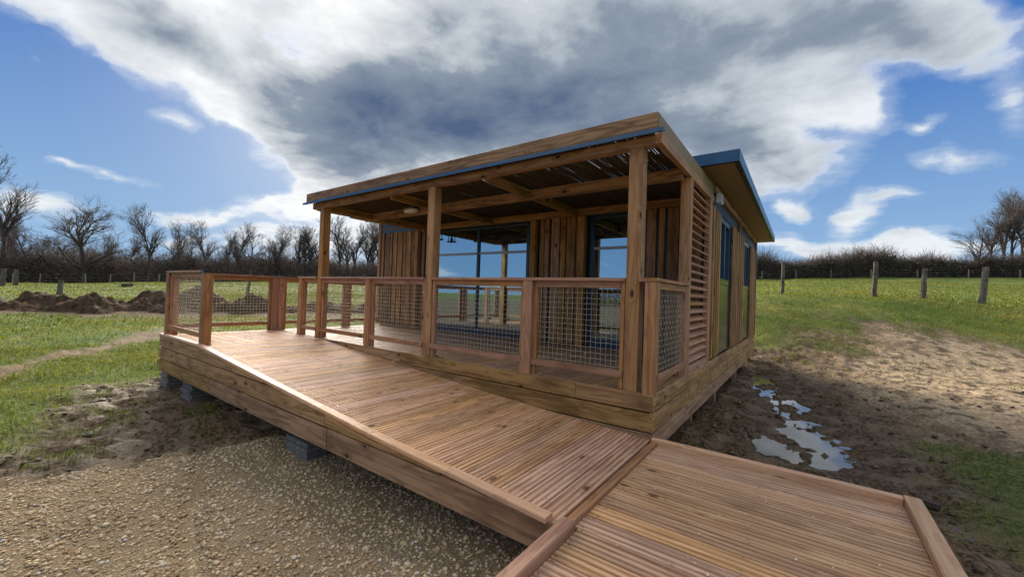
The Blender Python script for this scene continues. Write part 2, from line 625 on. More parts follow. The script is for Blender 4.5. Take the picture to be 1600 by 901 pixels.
M_STONE = island_mat('gravel_stone', [(0, (0.28, 0.18, 0.09)), (0.35, (0.48, 0.34, 0.19)), (0.7, (0.62, 0.47, 0.28)),
                                      (0.93, (0.55, 0.45, 0.32)), (1, (0.60, 0.56, 0.49))], 0.8)
M_CLOD = island_mat('soil_clod', [(0, (0.045, 0.029, 0.017)), (0.6, (0.10, 0.067, 0.038)), (1, (0.19, 0.13, 0.08))], 0.75, 0.35)
M_BLADE = island_mat('grass_blade', [(0, (0.085, 0.12, 0.018)), (0.45, (0.14, 0.185, 0.026)), (0.8, (0.20, 0.235, 0.040)),
                                     (1, (0.24, 0.215, 0.085))], 0.6, 0.25, 0, 0.22)
def see_through(m, amount):
    """thin blades pass light"""
    t = m.node_tree
    b = [n for n in t.nodes if n.type == 'BSDF_PRINCIPLED'][0]
    out = [n for n in t.nodes if n.type == 'OUTPUT_MATERIAL'][0]
    tr = nn(t, 'ShaderNodeBsdfTranslucent')
    src = b.inputs['Base Color'].links[0].from_socket
    lk(t, src, tr.inputs['Color'])
    mx = nn(t, 'ShaderNodeMixShader')
    mx.inputs[0].default_value = amount
    lk(t, b.outputs[0], mx.inputs[1])
    lk(t, tr.outputs[0], mx.inputs[2])
    lk(t, mx.outputs[0], out.inputs[0])


see_through(M_BLADE, 0.45)
M_LEAF = island_mat('hedge_leaf', [(0, (0.035, 0.036, 0.022)), (0.6, (0.085, 0.073, 0.048)), (1, (0.17, 0.125, 0.085))], 0.8, 0.2)
M_STICK = island_mat('scrub_stick', [(0, (0.08, 0.062, 0.052)), (0.6, (0.17, 0.128, 0.105)), (1, (0.27, 0.21, 0.175))], 0.9, 0.1)


def ground_mat():
    m, t, b = newmat('ground_cover')
    tc = nn(t, 'ShaderNodeTexCoord')
    P = tc.outputs['Object']

    def att(n):
        a = nn(t, 'ShaderNodeAttribute', attribute_name=n)
        return a.outputs['Fac']
    n_big = noise(t, P, 0.35, 5.0, 0.6)
    n_mid = noise(t, P, 3.0, 6.0, 0.62)
    n_fine = noise(t, P, 26.0, 5.0, 0.65)
    # soil
    mud = mixc(t, maprange(t, n_fine, 0.36, 0.64), (0.055, 0.037, 0.020), (0.22, 0.15, 0.085))
    mud = mixc(t, mth(t, 'MULTIPLY', maprange(t, n_mid, 0.50, 0.58), 0.7), mud, (0.25, 0.175, 0.10))
    # sandy subsoil
    sand = mixc(t, maprange(t, n_fine, 0.36, 0.64), (0.29, 0.205, 0.12), (0.50, 0.37, 0.235))
    sand = mixc(t, mth(t, 'MULTIPLY', maprange(t, n_mid, 0.49, 0.60), 0.8), sand, (0.09, 0.062, 0.038))
    # gravel bed
    v = nn(t, 'ShaderNodeTexVoronoi')
    v.inputs['Scale'].default_value = 170.0
    lk(t, P, v.inputs['Vector'])
    sepv = nn(t, 'ShaderNodeSeparateColor')
    lk(t, v.outputs['Color'], sepv.inputs[0])
    gr = mixc(t, sepv.outputs[0], (0.40, 0.28, 0.155), (0.68, 0.51, 0.31))
    gr = mixc(t, maprange(t, n_mid, 0.46, 0.66), gr, (0.62, 0.455, 0.265))
    gr = mixc(t, mth(t, 'MULTIPLY', maprange(t, noise(t, P, 1.4, 5.0, 0.6), 0.46, 0.62), 0.55), gr, (0.40, 0.27, 0.145))
    gr = mixc(t, maprange(t, v.outputs['Distance'], 0.35, 0.75), gr, (0.33, 0.24, 0.14))
    # turf
    grass = mixc(t, maprange(t, n_fine, 0.36, 0.64), (0.05, 0.085, 0.014), (0.15, 0.19, 0.036))
    grass = mixc(t, maprange(t, n_big, 0.42, 0.66), grass, (0.195, 0.20, 0.05))
    grass = mixc(t, mth(t, 'MULTIPLY', maprange(t, n_mid, 0.52, 0.72), 0.6), grass, (0.045, 0.075, 0.018))
    col = mixc(t, att('sand'), mud, sand)
    col = mixc(t, att('gravel'), col, gr)
    col = mixc(t, att('grass'), col, grass)
    wet = att('wet')
    col = mixc(t, mth(t, 'MULTIPLY', wet, 0.45), col, mixc(t, 1.0, col, (0.45, 0.43, 0.42), 'MULTIPLY'))
    lk(t, col, b.inputs['Base Color'])
    film = mth(t, 'MULTIPLY', wet, maprange(t, n_mid, 0.40, 0.58))
    lk(t, mth(t, 'MULTIPLY_ADD', film, -0.24, 0.90), b.inputs['Roughness'])
    lk(t, mth(t, 'MULTIPLY_ADD', film, 0.14, 0.10), b.inputs['Specular IOR Level'])
    hgt = mth(t, 'ADD', mth(t, 'MULTIPLY', n_fine, 0.6), mth(t, 'MULTIPLY', mth(t, 'MULTIPLY', v.outputs['Distance'], att('gravel')), -0.5))
    bump(t, b, mth(t, 'ADD', hgt, mth(t, 'MULTIPLY', n_mid, 0.8)), 1.0, 0.04)
    return m


M_GROUND = ground_mat()
m, t_, b_ = newmat('puddle_water')
b_.inputs['Base Color'].default_value = (0.085, 0.066, 0.045, 1)
b_.inputs['Roughness'].default_value = 0.03
b_.inputs['Specular IOR Level'].default_value = 0.9
M_WATER = m

# ------------------------------------------------------------------ ground
def base_z(x, y):
    dx = x - 1.01
    dy = y + 3.467
    d = -.5893 * dx + .8079 * dy
    l = .8079 * dx + .5893 * dy
    zb = -.86 + .15 * sstep(-1.5, .4, x)
    hl = sstep(-7, 9, l)
    r1 = 1.85 * sstep(9.0, 17.5, d) * hl
    z17 = -.85 + 1.95 * hl
    z60 = np.clip(2.9 + .041 * l, -.85, 6.5)
    k = np.clip((d - 17) / 43, 0, 1)
    return zb + r1 + (z60 - z17) * k * (d > 17)


def seg_d(x, y, pts):
    best = np.full(np.shape(x), 1e9)
    for (x0, y0), (x1, y1) in zip(pts[:-1], pts[1:]):
        vx, vy = x1 - x0, y1 - y0
        tt = np.clip(((x - x0) * vx + (y - y0) * vy) / (vx * vx + vy * vy), 0, 1)
        best = np.minimum(best, np.hypot(x - x0 - tt * vx, y - y0 - tt * vy))
    return best


def zones(x, y):
    n = fbm(x * 0.9, y * 0.9, 4, 11) - 0.5
    nf = fbm(x * 3.1, y * 3.1, 4, 23) - 0.5
    w = n * 1.5 + nf * 0.8
    # worked earth round the building
    dist = np.maximum(np.maximum(-7.9 - x, x - 1.2), np.maximum(-2.2 - y, y - 9.6))
    bare = sstep(0.75, -0.15, dist + w * 0.9)
    # muddy strip in front of the landing, down to the gravel
    mudl = sstep(1.0, 0.25, seg_d(x, y, [(-7.2, -1.9), (-5.6, -2.3), (-4.5, -2.6), (-4.6, -5.0), (-4.6, -9.0)]) - 0.15 + w * 0.5)
    gravel = sstep(-4.15, -3.75, x + 0.25 * np.sin(y * 1.3) + nf * 0.5) * sstep(-0.6, -1.3, y + n * 0.6) * sstep(1.6, 0.7, x)
    unseen_soil = sstep(-4.6, -5.6, y + w * 0.8) * sstep(-75, -70, x + w) * sstep(9, 6, x) * sstep(-80, -76, y)  # out-of-view bare soil, added so the porch glass reflects dark ground
    # yard on the right: clay, then sandy subsoil
    yard = sstep(1.0, -0.6, np.hypot((x - 2.9) / 3.3, (y - 7.0) / 5.2) * 3.0 - 3.0 + w * 1.3)
    yard2 = sstep(0.8, -0.6, np.hypot((x - 4.9) / 3.6, (y - 11.4) / 3.4) * 3.0 - 3.0 + w * 1.5)
    sandy = sstep(0.9, -0.9, np.hypot((x - 4.9) / 3.2, (y - 8.2) / 6.2) * 3.0 - 3.0 + n * 1.8 + nf * 1.3)
    side = sstep(1.0, 0.2, np.abs(x - 1.7) - 0.4 + w * 0.9) * sstep(-4.0, -2.0, y) * sstep(9, 5, y)
    track = sstep(0.65, 0.05, seg_d(x, y, [(-8.3, -4.4), (-10.9, -2.8), (-12.5, -1.7), (-15.3, -0.2), (-19, 2.8)]) + w * 0.7)
    heap = sstep(2.6, 0.6, seg_d(x, y, [(-29, -3.5), (-26.5, 0.5), (-24, 3.0), (-21.5, 6.2), (-18.5, 10.5)]) + w * 2.2)
    soil = np.maximum.reduce([bare, mudl, yard, yard2, side, track, heap, unseen_soil])
    gclump = sstep(2.1, 0.9, seg_d(x, y, [(2.75, 0.9), (2.9, 2.2)]) * 2.1 + w * 1.6) * sstep(1.72, 1.95, x)
    soil = soil * (1 - 0.62 * gclump)
    grass = np.clip((1 - soil) * (1 - gravel), 0, 1)
    sand = np.clip(np.maximum(sandy * np.maximum(yard, yard2), track * 0.2), 0, 1) * (1 - gclump)
    wet = np.clip(np.maximum(sstep(1.5, 0.5, seg_d(x, y, [(0.35, 6.2), (0.85, 4.0), (1.0, 2.6), (1.25, 1.6)])), mudl * 0.9) + bare * 0.35, 0, 1) * (1 - gravel)
    return dict(grass=grass, sand=sand, gravel=gravel, wet=wet, soil=np.clip(soil * (1 - gravel), 0, 1))


WATER_Z = -0.762


def ground_z(x, y, zz=None):
    if zz is None:
        zz = zones(x, y)
    z = base_z(x, y)
    far = np.hypot(x - 1, y + 3.5)
    nearf = sstep(26, 9, far)
    ru = fbm(x * 2.3, y * 2.3, 4, 41) - 0.5
    rf = np.abs(fbm(x * 5.0, y * 5.0, 4, 47, 0.6) - 0.5)
    tus = fbm(x * 1.5, y * 1.5, 4, 53) - 0.5
    soil = zz['soil']
    z = z + soil * nearf * (ru * 0.20 - rf * 0.24 + 0.03) * (1 - 0.25 * zz['sand'])
    z = z + zz['grass'] * (tus * 0.13 * sstep(60, 20, far) + 0.02)
    z = z + (fbm(x * 0.22, y * 0.22, 3, 59) - 0.5) * 0.30 * sstep(7, 16, far)
    # gravel heaped against the left of the ramp, a small scarp where it meets the mud
    z = z + zz['gravel'] * (0.03 + 0.11 * (fbm(x * 1.2, y * 1.2, 4, 61) - 0.5) - 0.035 * sstep(0.10, 0.0, np.abs(y + 2.55 + 0.28 * (x + 2) + 0.05 * np.sin(x * 2))))
    # hollows that hold water beside the cabin
    pud = sstep(0.40, 0.0, seg_d(x, y, [(0.35, 6.3), (0.55, 4.9), (0.86, 4.0), (0.98, 2.9), (1.25, 1.7)]) + (fbm(x * 2, y * 2, 3, 67) - 0.5) * 0.35)
    pud2 = sstep(0.30, 0.0, seg_d(x, y, [(0.68, 2.0), (0.75, 1.6)]) + (fbm(x * 3, y * 3, 3, 68) - 0.5) * 0.3)
    pud3 = 0.8 * sstep(0.15, 0.0, seg_d(x, y, [(1.95, 0.75), (2.0, 0.2)]) + (fbm(x * 3, y * 3, 3, 69) - 0.5) * 0.3)
    inbox = sstep(0.0, 0.25, x) * sstep(3.4, 3.0, x) * sstep(-1.2, -0.9, y) * sstep(7.8, 7.0, y)
    hollow = np.maximum.reduce([pud, pud2, pud3 * 0.35])
    z = np.where(inbox > 0, np.maximum(z, WATER_Z + 0.012 * inbox), z)
    hw = sstep(0.75, 0.25, seg_d(x, y, [(0.35, 6.3), (0.55, 4.9), (0.86, 4.0), (0.98, 2.9), (1.25, 1.7)]))
    z = z * (1 - hw) + hw * (WATER_Z + 0.016 + 0.12 * np.maximum(0, z - WATER_Z))
    z = z - hollow * (0.050 - 0.30 * (fbm(x * 7.5, y * 4.6, 4, 71, 0.6) - 0.5))
    return z


def axis(lo, hi, step, reach, grow):
    a = list(np.arange(lo, hi + 1e-6, step))
    s, p, up = step, a[-1], []
    while p < reach:
        s *= grow
        p += s
        up.append(p)
    s, p, dn = step, a[0], []
    while p > -reach:
        s *= grow
        p -= s
        dn.append(p)
    return np.array(dn[::-1] + a + up)


gx = axis(-9.0, 7.0, 0.045, 600, 1.05)
gy = axis(-4.2, 13.0, 0.05, 600, 1.05)
GX, GY = np.meshgrid(gx, gy)
ZN = zones(GX, GY)
GZ = ground_z(GX, GY, ZN)
nx, ny = len(gx), len(gy)
idx = np.arange(nx * ny).reshape(ny, nx)
Fg = np.stack([idx[:-1, :-1], idx[:-1, 1:], idx[1:, 1:], idx[1:, :-1]], axis=-1).reshape(-1, 4)
gme = np_mesh('ground', np.stack([GX, GY, GZ], axis=-1).reshape(-1, 3), Fg, M_GROUND, True)
for k in ('grass', 'sand', 'gravel', 'wet'):
    at = gme.attributes.new(k, 'FLOAT', 'POINT')
    at.data.foreach_set('value', ZN[k].ravel().astype(np.float32))
prop(newobj('ground', gme), kind='structure')

# standing water: one level sheet, the mud rises through it
wv = [(0.12, -1.0, WATER_Z), (3.1, -1.0, WATER_Z), (3.1, 7.2, WATER_Z), (0.12, 7.2, WATER_Z)]
prop(newobj('puddle_water', mesh('puddle_water', wv, [(0, 1, 2, 3)], M_WATER)), kind='structure')


def gz1(x, y):
    return float(ground_z(np.array([float(x)]), np.array([float(y)]))[0])


# ------------------------------------------------------------------ cabin
cab = thing('cabin', (-3.7, 5.5, -0.71), 'flat roofed timber cabin clad in upright battens with blue metal edges', 'cabin')
XL, XR, YF, YB = -7.45, 0.0, 2.56, 8.54
ZT = 2.40
wl = []
# front wall round the glazed openings (full depth slabs)
OPEN_F = [(-5.72, -3.02), (-1.86, -0.95)]
prev = XL
for a, b in OPEN_F:
    wl.append(((prev, YF, 0.0), (a, YF + 0.12, ZT)))
    wl.append(((a, YF, 2.20), (b, YF + 0.12, ZT)))
    prev = b
wl.append(((prev, YF, 0.0), (XR - 0.125, YF + 0.12, ZT)))
newobj('front_wall', boxes_mesh('front_wall', wl, M_NAVY), cab)
OPEN_R = [(3.25, 4.30), (6.10, 7.25)]
wl = []
prev = YF
for a, b in OPEN_R:
    wl.append(((-0.12, prev, 0.0), (-0.03, a, ZT)))
    wl.append(((-0.12, a, 2.14), (-0.03, b, ZT)))
    prev = b
wl.append(((-0.12, prev, 0.0), (-0.03, YB, ZT)))
newobj('side_wall', boxes_mesh('side_wall', wl, M_NAVY), cab)
newobj('rear_wall', boxes_mesh('rear_wall', [((XL, YB - 0.12, 0), (XR - 0.125, YB - 0.003, ZT))], M_NAVY), cab)
newobj('end_wall', boxes_mesh('end_wall', [((XL, YF + 0.123, 0), (XL + 0.12, YB - 0.123, ZT))], M_NAVY), cab)
newobj('inner_floor', boxes_mesh('inner_floor', [((XL + 0.12, YF + 0.12, -0.10), (XR - 0.12, YB - 0.12, -0.02))], M_ROOM), cab)
newobj('inner_ceiling', boxes_mesh('inner_ceiling', [((XL + 0.12, YF + 0.12, 2.31), (XR - 0.12, YB - 0.12, 2.38))], M_ROOM), cab)
newobj('partition', boxes_mesh('partition', [((XL + 0.12, 5.6, -0.02), (XR - 0.12, 5.7, 2.31))], M_ROOM), cab)

# battens: front left of the door, between door and window, right of the window
bat = [(-7.34, -7.25), (-7.20, -7.035), (-7.015, -6.945), (-6.905, -6.765), (-6.73, -6.575), (-6.54, -6.437),
       (-6.417, -6.267), (-6.236, -6.15), (-6.117, -6.04), (-5.90, -5.80)]
for i, (a, b) in enumerate(bat):
    box('batten', (a, YF - 0.028, 0.03), (b, YF - 0.003, 2.185), M_BATT, cab)
for a, b in [(-2.79, -2.705), (-2.692, -2.60), (-2.553, -2.396), (-2.373, -2.275), (-2.253, -2.092), (-2.072, -1.985)]:
    box('batten', (a, YF - 0.028, 0.03), (b, YF - 0.003, 2.215), M_BATT, cab)
for a, b in [(-0.905, -0.77), (-0.729, -0.648), (-0.609, -0.452), (-0.406, -0.30), (-0.26, -0.15)]:
    box('batten', (a, YF - 0.028, 0.03), (b, YF - 0.003, 2.215), M_BATT, cab)
# blue head panel with a timber strip over the left battens
box('head_panel', (-7.38, YF - 0.022, 2.19), (-5.78, YF - 0.003, 2.40), M_BLUE, cab)
box('head_strip', (-7.38, YF - 0.045, 2.262), (-5.78, YF - 0.024, 2.298), M_BATT, cab)
box('corner_trim', (XL - 0.005, YF - 0.05, 0.0), (XL + 0.075, YF - 0.003, 2.44), M_POST, cab)


def rowb(y0, y1, n, z1=2.14):
    w = (y1 - y0) / n
    for i in range(n):
        f = random.uniform(0.55, 0.76)
        box('batten', (-0.027, y0 + i * w, 0.03), (random.uniform(-0.002, 0.006), y0 + i * w + w * f, z1 + random.uniform(-0.02, 0.02)), M_BATT, cab)


rowb(2.57, 3.22, 4, 2.12)
rowb(4.34, 6.07, 9, 2.13)
rowb(7.29, 8.46, 6, 2.13)
box('corner_trim', (-0.05, 8.47, 0.0), (0.012, 8.55, 2.36), M_BATT, cab)
box('joint_cover', (-0.029, 5.18, 0.03), (0.014, 5.27, 2.36), M_BATT, cab)
box('frieze_board', (-0.029, 2.56, 2.305), (0.018, 8.55, 2.40), M_FASC, cab)


def window(parent, x0, x1, plane, bars_at, sill, top, axis_, mid_panel=None, name='glazed_door', mull=()):
    """framed glazing; axis_ 'x' = lies along X at y=plane, 'y' = along Y at x=plane"""
    def P(a, d, z):
        return (a, plane + d, z) if axis_ == 'x' else (plane - d, a, z)

    def bx(nm, a0, a1, d0, d1, z0, z1, mat, par):
        p, q = P(a0, d0, z0), P(a1, d1, z1)
        lo = tuple(min(i, j) for i, j in zip(p, q))
        hi = tuple(max(i, j) for i, j in zip(p, q))
        return box(nm, lo, hi, mat, par, ch=0.006)
    fr = bx(name, x0, x1, 0.0, 0.07, top - 0.09, top, M_FRAME, parent)
    fw = 0.07
    bx('frame_stile', x0, x0 + fw, 0.0, 0.07, sill, top - 0.092, M_FRAME, fr)
    bx('frame_stile', x1 - fw, x1, 0.0, 0.07, sill, top - 0.092, M_FRAME, fr)
    bx('frame_sill', x0 + fw + .002, x1 - fw - .002, 0.0, 0.07, sill, sill + 0.13, M_FRAME, fr)
    cuts = [x0 + fw + .002] + [c for m_ in mull for c in (m_ - 0.03, m_ + 0.03)] + [x1 - fw - .002]
    for m_ in mull:
        bx('mullion', m_ - 0.028, m_ + 0.028, 0.002, 0.068, sill + 0.132, top - 0.094, M_FRAME, fr)
    z0 = sill + 0.132
    if mid_panel:
        bx('mid_rail', x0 + 0.002, x1 - 0.002, -0.010, 0.07, mid_panel - 0.045, mid_panel + 0.05, M_PANEL, fr)
        bx('lower_panel', x0 + 0.002, x1 - 0.002, -0.006, -0.001, sill + 0.004, mid_panel - 0.048, M_PANEL, fr)
        z0 = mid_panel + 0.052
    for i in range(0, len(cuts), 2):
        bx('pane', cuts[i], cuts[i + 1], 0.034, 0.042, z0, top - 0.094, M_GLASS, fr)
        if bars_at:
            bx('glazing_bar', cuts[i] + .002, cuts[i + 1] - .002, 0.012, 0.031, bars_at - 0.022, bars_at + 0.022, M_BAR, fr)
    return fr


window(cab, -5.70, -3.03, YF + 0.01, 1.61, 0.0, 2.195, 'x', mull=(-4.27,))
window(cab, -1.85, -0.96, YF + 0.01, 1.61, 0.0, 2.195, 'x', name='glazed_door')
window(cab, 3.26, 4.29, -0.035, None, 0.02, 2.13, 'y', mid_panel=1.125, name='side_window', mull=(3.775,))
window(cab, 6.11, 7.24, -0.035, None, 0.02, 2.13, 'y', mid_panel=1.125, name='side_window', mull=(6.675,))

# roof: thin slab with blue metal edging, tan soffit, black drip edge
RY0, RY1, RX0, RX1 = 1.85, 8.92, -7.66, 0.372


def rz(y):
    return 2.487 - 0.0105 * (y - RY0)


def roof_slab(name, x0, x1, y0, y1, d0, d1, mat, par):
    V = []
    for x in (x0, x1):
        for y in (y0, y1):
            for d in (d0, d1):
                V.append((x, y, rz(y) + d))
    F = [(0, 1, 3, 2), (4, 6, 7, 5), (0, 4, 5, 1), (2, 3, 7, 6), (0, 2, 6, 4), (1, 5, 7, 3)]
    return newobj(name, mesh(name, V, F, mat), par)


roof = roof_slab('roof', RX0 + 0.02, RX1 - 0.02, RY0 + 0.02, RY1 - 0.02, 0.0, 0.115, M_BLUE, cab)
roof_slab('soffit', RX0 + 0.055, RX1 - 0.06, RY0 + 0.055, RY1 - 0.06, -0.014, -0.003, M_TAN, roof)
roof_slab('edge_flashing', RX1 - 0.017, RX1, RY0, RY1, -0.012, 0.128, M_BLUE, roof)
roof_slab('edge_flashing', RX0, RX0 + 0.017, RY0, RY1, -0.012, 0.128, M_BLUE, roof)
roof_slab('edge_flashing', RX0 + 0.019, RX1 - 0.019, RY0, RY0 + 0.017, -0.012, 0.128, M_BLUE, roof)
roof_slab('edge_flashing', RX0 + 0.019, RX1 - 0.019, RY1 - 0.017, RY1, -0.012, 0.128, M_BLUE, roof)
roof_slab('drip_edge', RX1 - 0.058, RX1 - 0.019, RY0 + 0.019, RY1 - 0.019, -0.016, -0.002, M_BLACK, roof)
roof_slab('drip_edge', RX0 + 0.057, RX1 - 0.060, RY0 + 0.019, RY0 + 0.053, -0.016, -0.002, M_BLACK, roof)
# upper wall band that carries the roof
newobj('wall_plate', boxes_mesh('wall_plate', [((XL + 0.02, YF + 0.02, 2.402), (XR - 0.04, YB - 0.02, 2.408))], M_TAN), cab)
for xx in (-7.2, -4.9, -2.4, -0.10):
    for yy in (3.32, 5.63, 8.2):
        if xx < -1 and yy > 4:
            continue
        g = gz1(xx, yy)
        box('support_leg', (xx - 0.05, yy - 0.05, g - 0.05), (xx + 0.05, yy + 0.05, -0.30), M_SKIRT, cab)
# floor bearers under the cabin
for yy in (3.0, 5.6, 8.2):
    box('floor_bearer', (XL + 0.1, yy - 0.04, -0.30), (XR - 0.09, yy + 0.04, -0.12), M_SKIRT, cab)
# skirting of the right side, three courses
for (z0, z1), cuts in zip([(-0.136, -0.004), (-0.317, -0.148), (-0.49, -0.329)], [(0.0, 8.55), (0.0, 5.58, 8.55), (0.0, 5.62, 8.55)]):
    for a, b in zip(cuts[:-1], cuts[1:]):
        box('skirting_board', (-0.030, a + 0.002, z0), (0.0 + random.uniform(-.002, .003), b - 0.002, z1), M_SKIRT, cab)

# ------------------------------------------------------------------ terrace deck
ter = thing('terrace', (-3.5, 1.2, -0.8), 'raised timber terrace floor of grooved boards under the pergola', 'terrace')


def groove_mesh(L, w, h, mat, name='grooved_board'):
    key = ('g', round(L, 3), round(w, 4), mat.name)
    if key in BEAMS:
        return BEAMS[key]
    prof = [(-w / 2 + 0.003, 0.0)]
    k = w / 0.138
    y = -w / 2 + 0.021 * k
    for band in range(3):
        for g_ in range(2):
            prof += [(y, 0.0), (y + 0.0008, -0.009), (y + 0.0062 * k, -0.009), (y + 0.0070 * k, 0.0)]
            y += 0.0098 * k
        y += 0.0215 * k
    prof += [(w / 2 - 0.003, 0.0), (w / 2, -0.004), (w / 2, -h), (-w / 2, -h), (-w / 2, -0.004)]
    n = len(prof)
    V = [(0, p[0], p[1]) for p in prof] + [(L, p[0], p[1]) for p in prof]
    F = [tuple(range(n)), tuple(range(2 * n - 1, n - 1, -1))]
    for i in range(n):
        j = (i + 1) % n
        F.append((i, n + i, n + j, j))
    me = mesh(name, V, F, mat)
    BEAMS[key] = me
    return me


def deck_board(a, b, w, mat, parent, up=(0, 0, 1)):
    M, L = frame_from(a, b, up)
    return newobj('deck_board', groove_mesh(L, w, 0.027, mat), parent, M)


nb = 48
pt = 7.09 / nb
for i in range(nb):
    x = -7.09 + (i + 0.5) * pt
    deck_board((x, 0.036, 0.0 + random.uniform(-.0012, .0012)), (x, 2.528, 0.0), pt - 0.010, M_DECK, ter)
# skirting, front: three courses down to the ramp
for (z0, z1), cuts in zip([(-0.144, -0.001), (-0.317, -0.157), (-0.49, -0.329)],
                          [(-5.40, -3.34, -0.73, -0.003), (-5.40, -2.2, -0.003), (-5.40, -3.0, -0.003)]):
    for a, b in zip(cuts[:-1], cuts[1:]):
        box('skirting_board', (a + 0.002, random.uniform(-.002, .003), z0), (b - 0.002, 0.032, z1), M_SKIRT, ter)
for yy in (0.25, 1.25, 2.2):
    box('joist', (-7.05, yy - 0.03, -0.175), (-0.04, yy + 0.03, -0.030), M_SKIRT, ter)
for xx in (-6.9, -4.6, -2.3, -0.2):
    for yy in (0.25, 2.2):
        g = gz1(xx, yy)
        box('support_leg', (xx - 0.05, yy - 0.05, g - 0.04), (xx + 0.05, yy + 0.05, -0.177), M_SKIRT, ter)

# ------------------------------------------------------------------ ramp with its upper landing
RP = [(-5.42, 0.0), (-4.3, -0.087), (-3.1, -0.178), (-1.6, -0.288), (0.0, -0.372)]


def rampz(x):
    return float(np.interp(x, [p[0] for p in RP], [p[1] for p in RP]))


ramp = thing('ramp', (-3.5, -0.8, -0.85), 'sloping grooved board ramp along the terrace front with its upper landing', 'ramp')
nb = 37
pt = 5.40 / nb
for i in range(nb):
    x = -5.415 + (i + 0.5) * pt
    z = rampz(x)
    sl_ = (rampz(x + 0.07) - rampz(x - 0.07)) / 0.14
    deck_board((x, -1.605, z + random.uniform(-.001, .001)), (x, -0.006, z + random.uniform(-.0015, .0015)), pt - 0.010, M_RAMP, ramp, up=(-sl_, 0, 1))
nb = 11
pt = 1.60 / nb
for i in range(nb):
    y = -1.60 + (i + 0.5) * pt
    deck_board((-7.10, y, random.uniform(-.001, .001)), (-5.43, y, 0), pt - 0.009, M_RAMP, ramp)
# edge trim, in lengths
tx = [-7.11, -6.0, -5.42, -4.75, -4.3, -3.7, -3.1, -2.35, -1.6, -0.8, -0.06]
for a, b in zip(tx[:-1], tx[1:]):
    za, zb_ = (0, 0) if b <= -5.4 else (rampz(a), rampz(b))
    beam('edge_trim', (a + 0.001, -1.597, za + 0.009), (b - 0.001, -1.597, zb_ + 0.009), 0.078, 0.034, M_TRIM, ramp, ch=0.006)
# outer skirting, three courses cut along the slope
def course(z0, z1, x0, x1):
    xs = [x0] + [p[0] for p in RP if x0 < p[0] < x1] + [x1]
    xs = sorted(set(xs + list(np.linspace(x0, x1, 9))))
    top = []
    for x in xs:
        zt = min(z1, (rampz(x) if x > -5.42 else 0.0) - 0.004)
        top.append((x, zt))
    top = [p for p in top if p[1] > z0 + 0.004]
    if len(top) < 2:
        return
    pts = [(top[0][0], z0)] + top + [(top[-1][0], z0)]
    pts = [pts[0]] + pts[:0:-1]
    prism_xz('skirting_board', pts, -1.628 + random.uniform(-.003, .003), -1.600, M_SKIRT, ramp)


course(-0.172, 0.0, -7.11, -2.95)
course(-0.348, -0.184, -7.11, -2.259)
course(-0.348, -0.184, -2.25, -0.02)
course(-0.535, -0.360, -7.11, -4.9)
course(-0.535, -0.360, -4.892, -2.209)
course(-0.535, -0.360, -2.20, 0.0)
box('skirting_board', (-7.11, -1.598, -0.176), (-7.082, -0.01, -0.03), M_SKIRT, ramp)
box('skirting_board', (-7.11, -1.598, -0.352), (-7.082, -0.01, -0.182), M_SKIRT, ramp)
box('skirting_board', (-7.11, -1.598, -0.525), (-7.082, -0.01, -0.358), M_SKIRT, ramp)
for yy in (-1.45, -0.8, -0.15):
    for a, b in zip(RP[:-1], RP[1:]):
        beam('bearer', (a[0], yy, a[1] - 0.075), (b[0], yy, b[1] - 0.075), 0.06, 0.09, M_SKIRT, ramp)
    box('bearer', (-7.08, yy - 0.03, -0.12), (-5.43, yy + 0.03, -0.03), M_SKIRT, ramp)
for xx in (-6.6, -4.6, -2.98, -1.2, -0.4):
    g = gz1(xx, -0.8)
    box('support_leg', (xx - 0.05, -0.85, g - 0.04), (xx + 0.05, -0.75, rampz(max(xx, -5.42)) - 0.10), M_SKIRT, ramp)

# ------------------------------------------------------------------ lower landing
low = thing('lower_landing', (0.8, -1.2, -0.75), 'level lower landing of grooved boards edged with timber kerbs', 'landing')
ZL = -0.392
pt = 0.148
for i in range(17):
    y = -0.045 - (i + 0.5) * pt
    deck_board((0.055 if y > -1.55 else 0.08, y, ZL + random.uniform(-.0015, .0015)), (1.527, y, ZL + random.uniform(-.0015, .0015)), pt - 0.010, M_LAND, low)
box('transition_board', (0.003, -1.56, -0.405), (0.052, -0.045, -0.366), M_RAIL, low)
box('kerb', (0.004, -0.042, -0.43), (1.525, 0.014, -0.345), M_TRIM, low, ch=0.006)
box('kerb', (1.530, -2.56, -0.43), (1.615, 0.018, -0.343), M_TRIM, low, ch=0.006)
box('kerb', (0.003, -2.56, -0.43), (0.076, -1.565, -0.338), M_RAIL, low, ch=0.006)
box('skirting_board', (0.003, -2.56, -0.56), (0.033, -1.64, -0.433), M_SKIRT, low)
box('skirting_board', (1.580, -2.56, -0.56), (1.612, 0.016, -0.433), M_SKIRT, low)
box('skirting_board', (0.036, -0.020, -0.56), (1.577, 0.012, -0.433), M_SKIRT, low)
for xx in (0.1, 0.8, 1.5):
    box('bearer', (xx - 0.03, -2.55, -0.52), (xx + 0.03, -0.03, -0.422), M_SKIRT, low)
    for yy in (-2.4, -0.5):
        g = gz1(xx, yy)
        box('support_leg', (xx - 0.04, yy - 0.05, g - 0.05), (xx + 0.04, yy + 0.05, -0.521), M_SKIRT, low)

# screw heads along the bearers, and pale shavings left on the boards
def screws(parent, pts, r=0.0046):
    V, F = [], []
    for x, y, z in pts:
        b_ = len(V)
        for k in range(7):
            a_ = 2 * math.pi * k / 7
            V.append((x + r * math.cos(a_), y + r * math.sin(a_), z + 0.0012))
        F.append(tuple(range(b_, b_ + 7)))
    prop(newobj('screw_heads', mesh('screw_heads', V, F, M_SCREW), parent), kind='stuff')


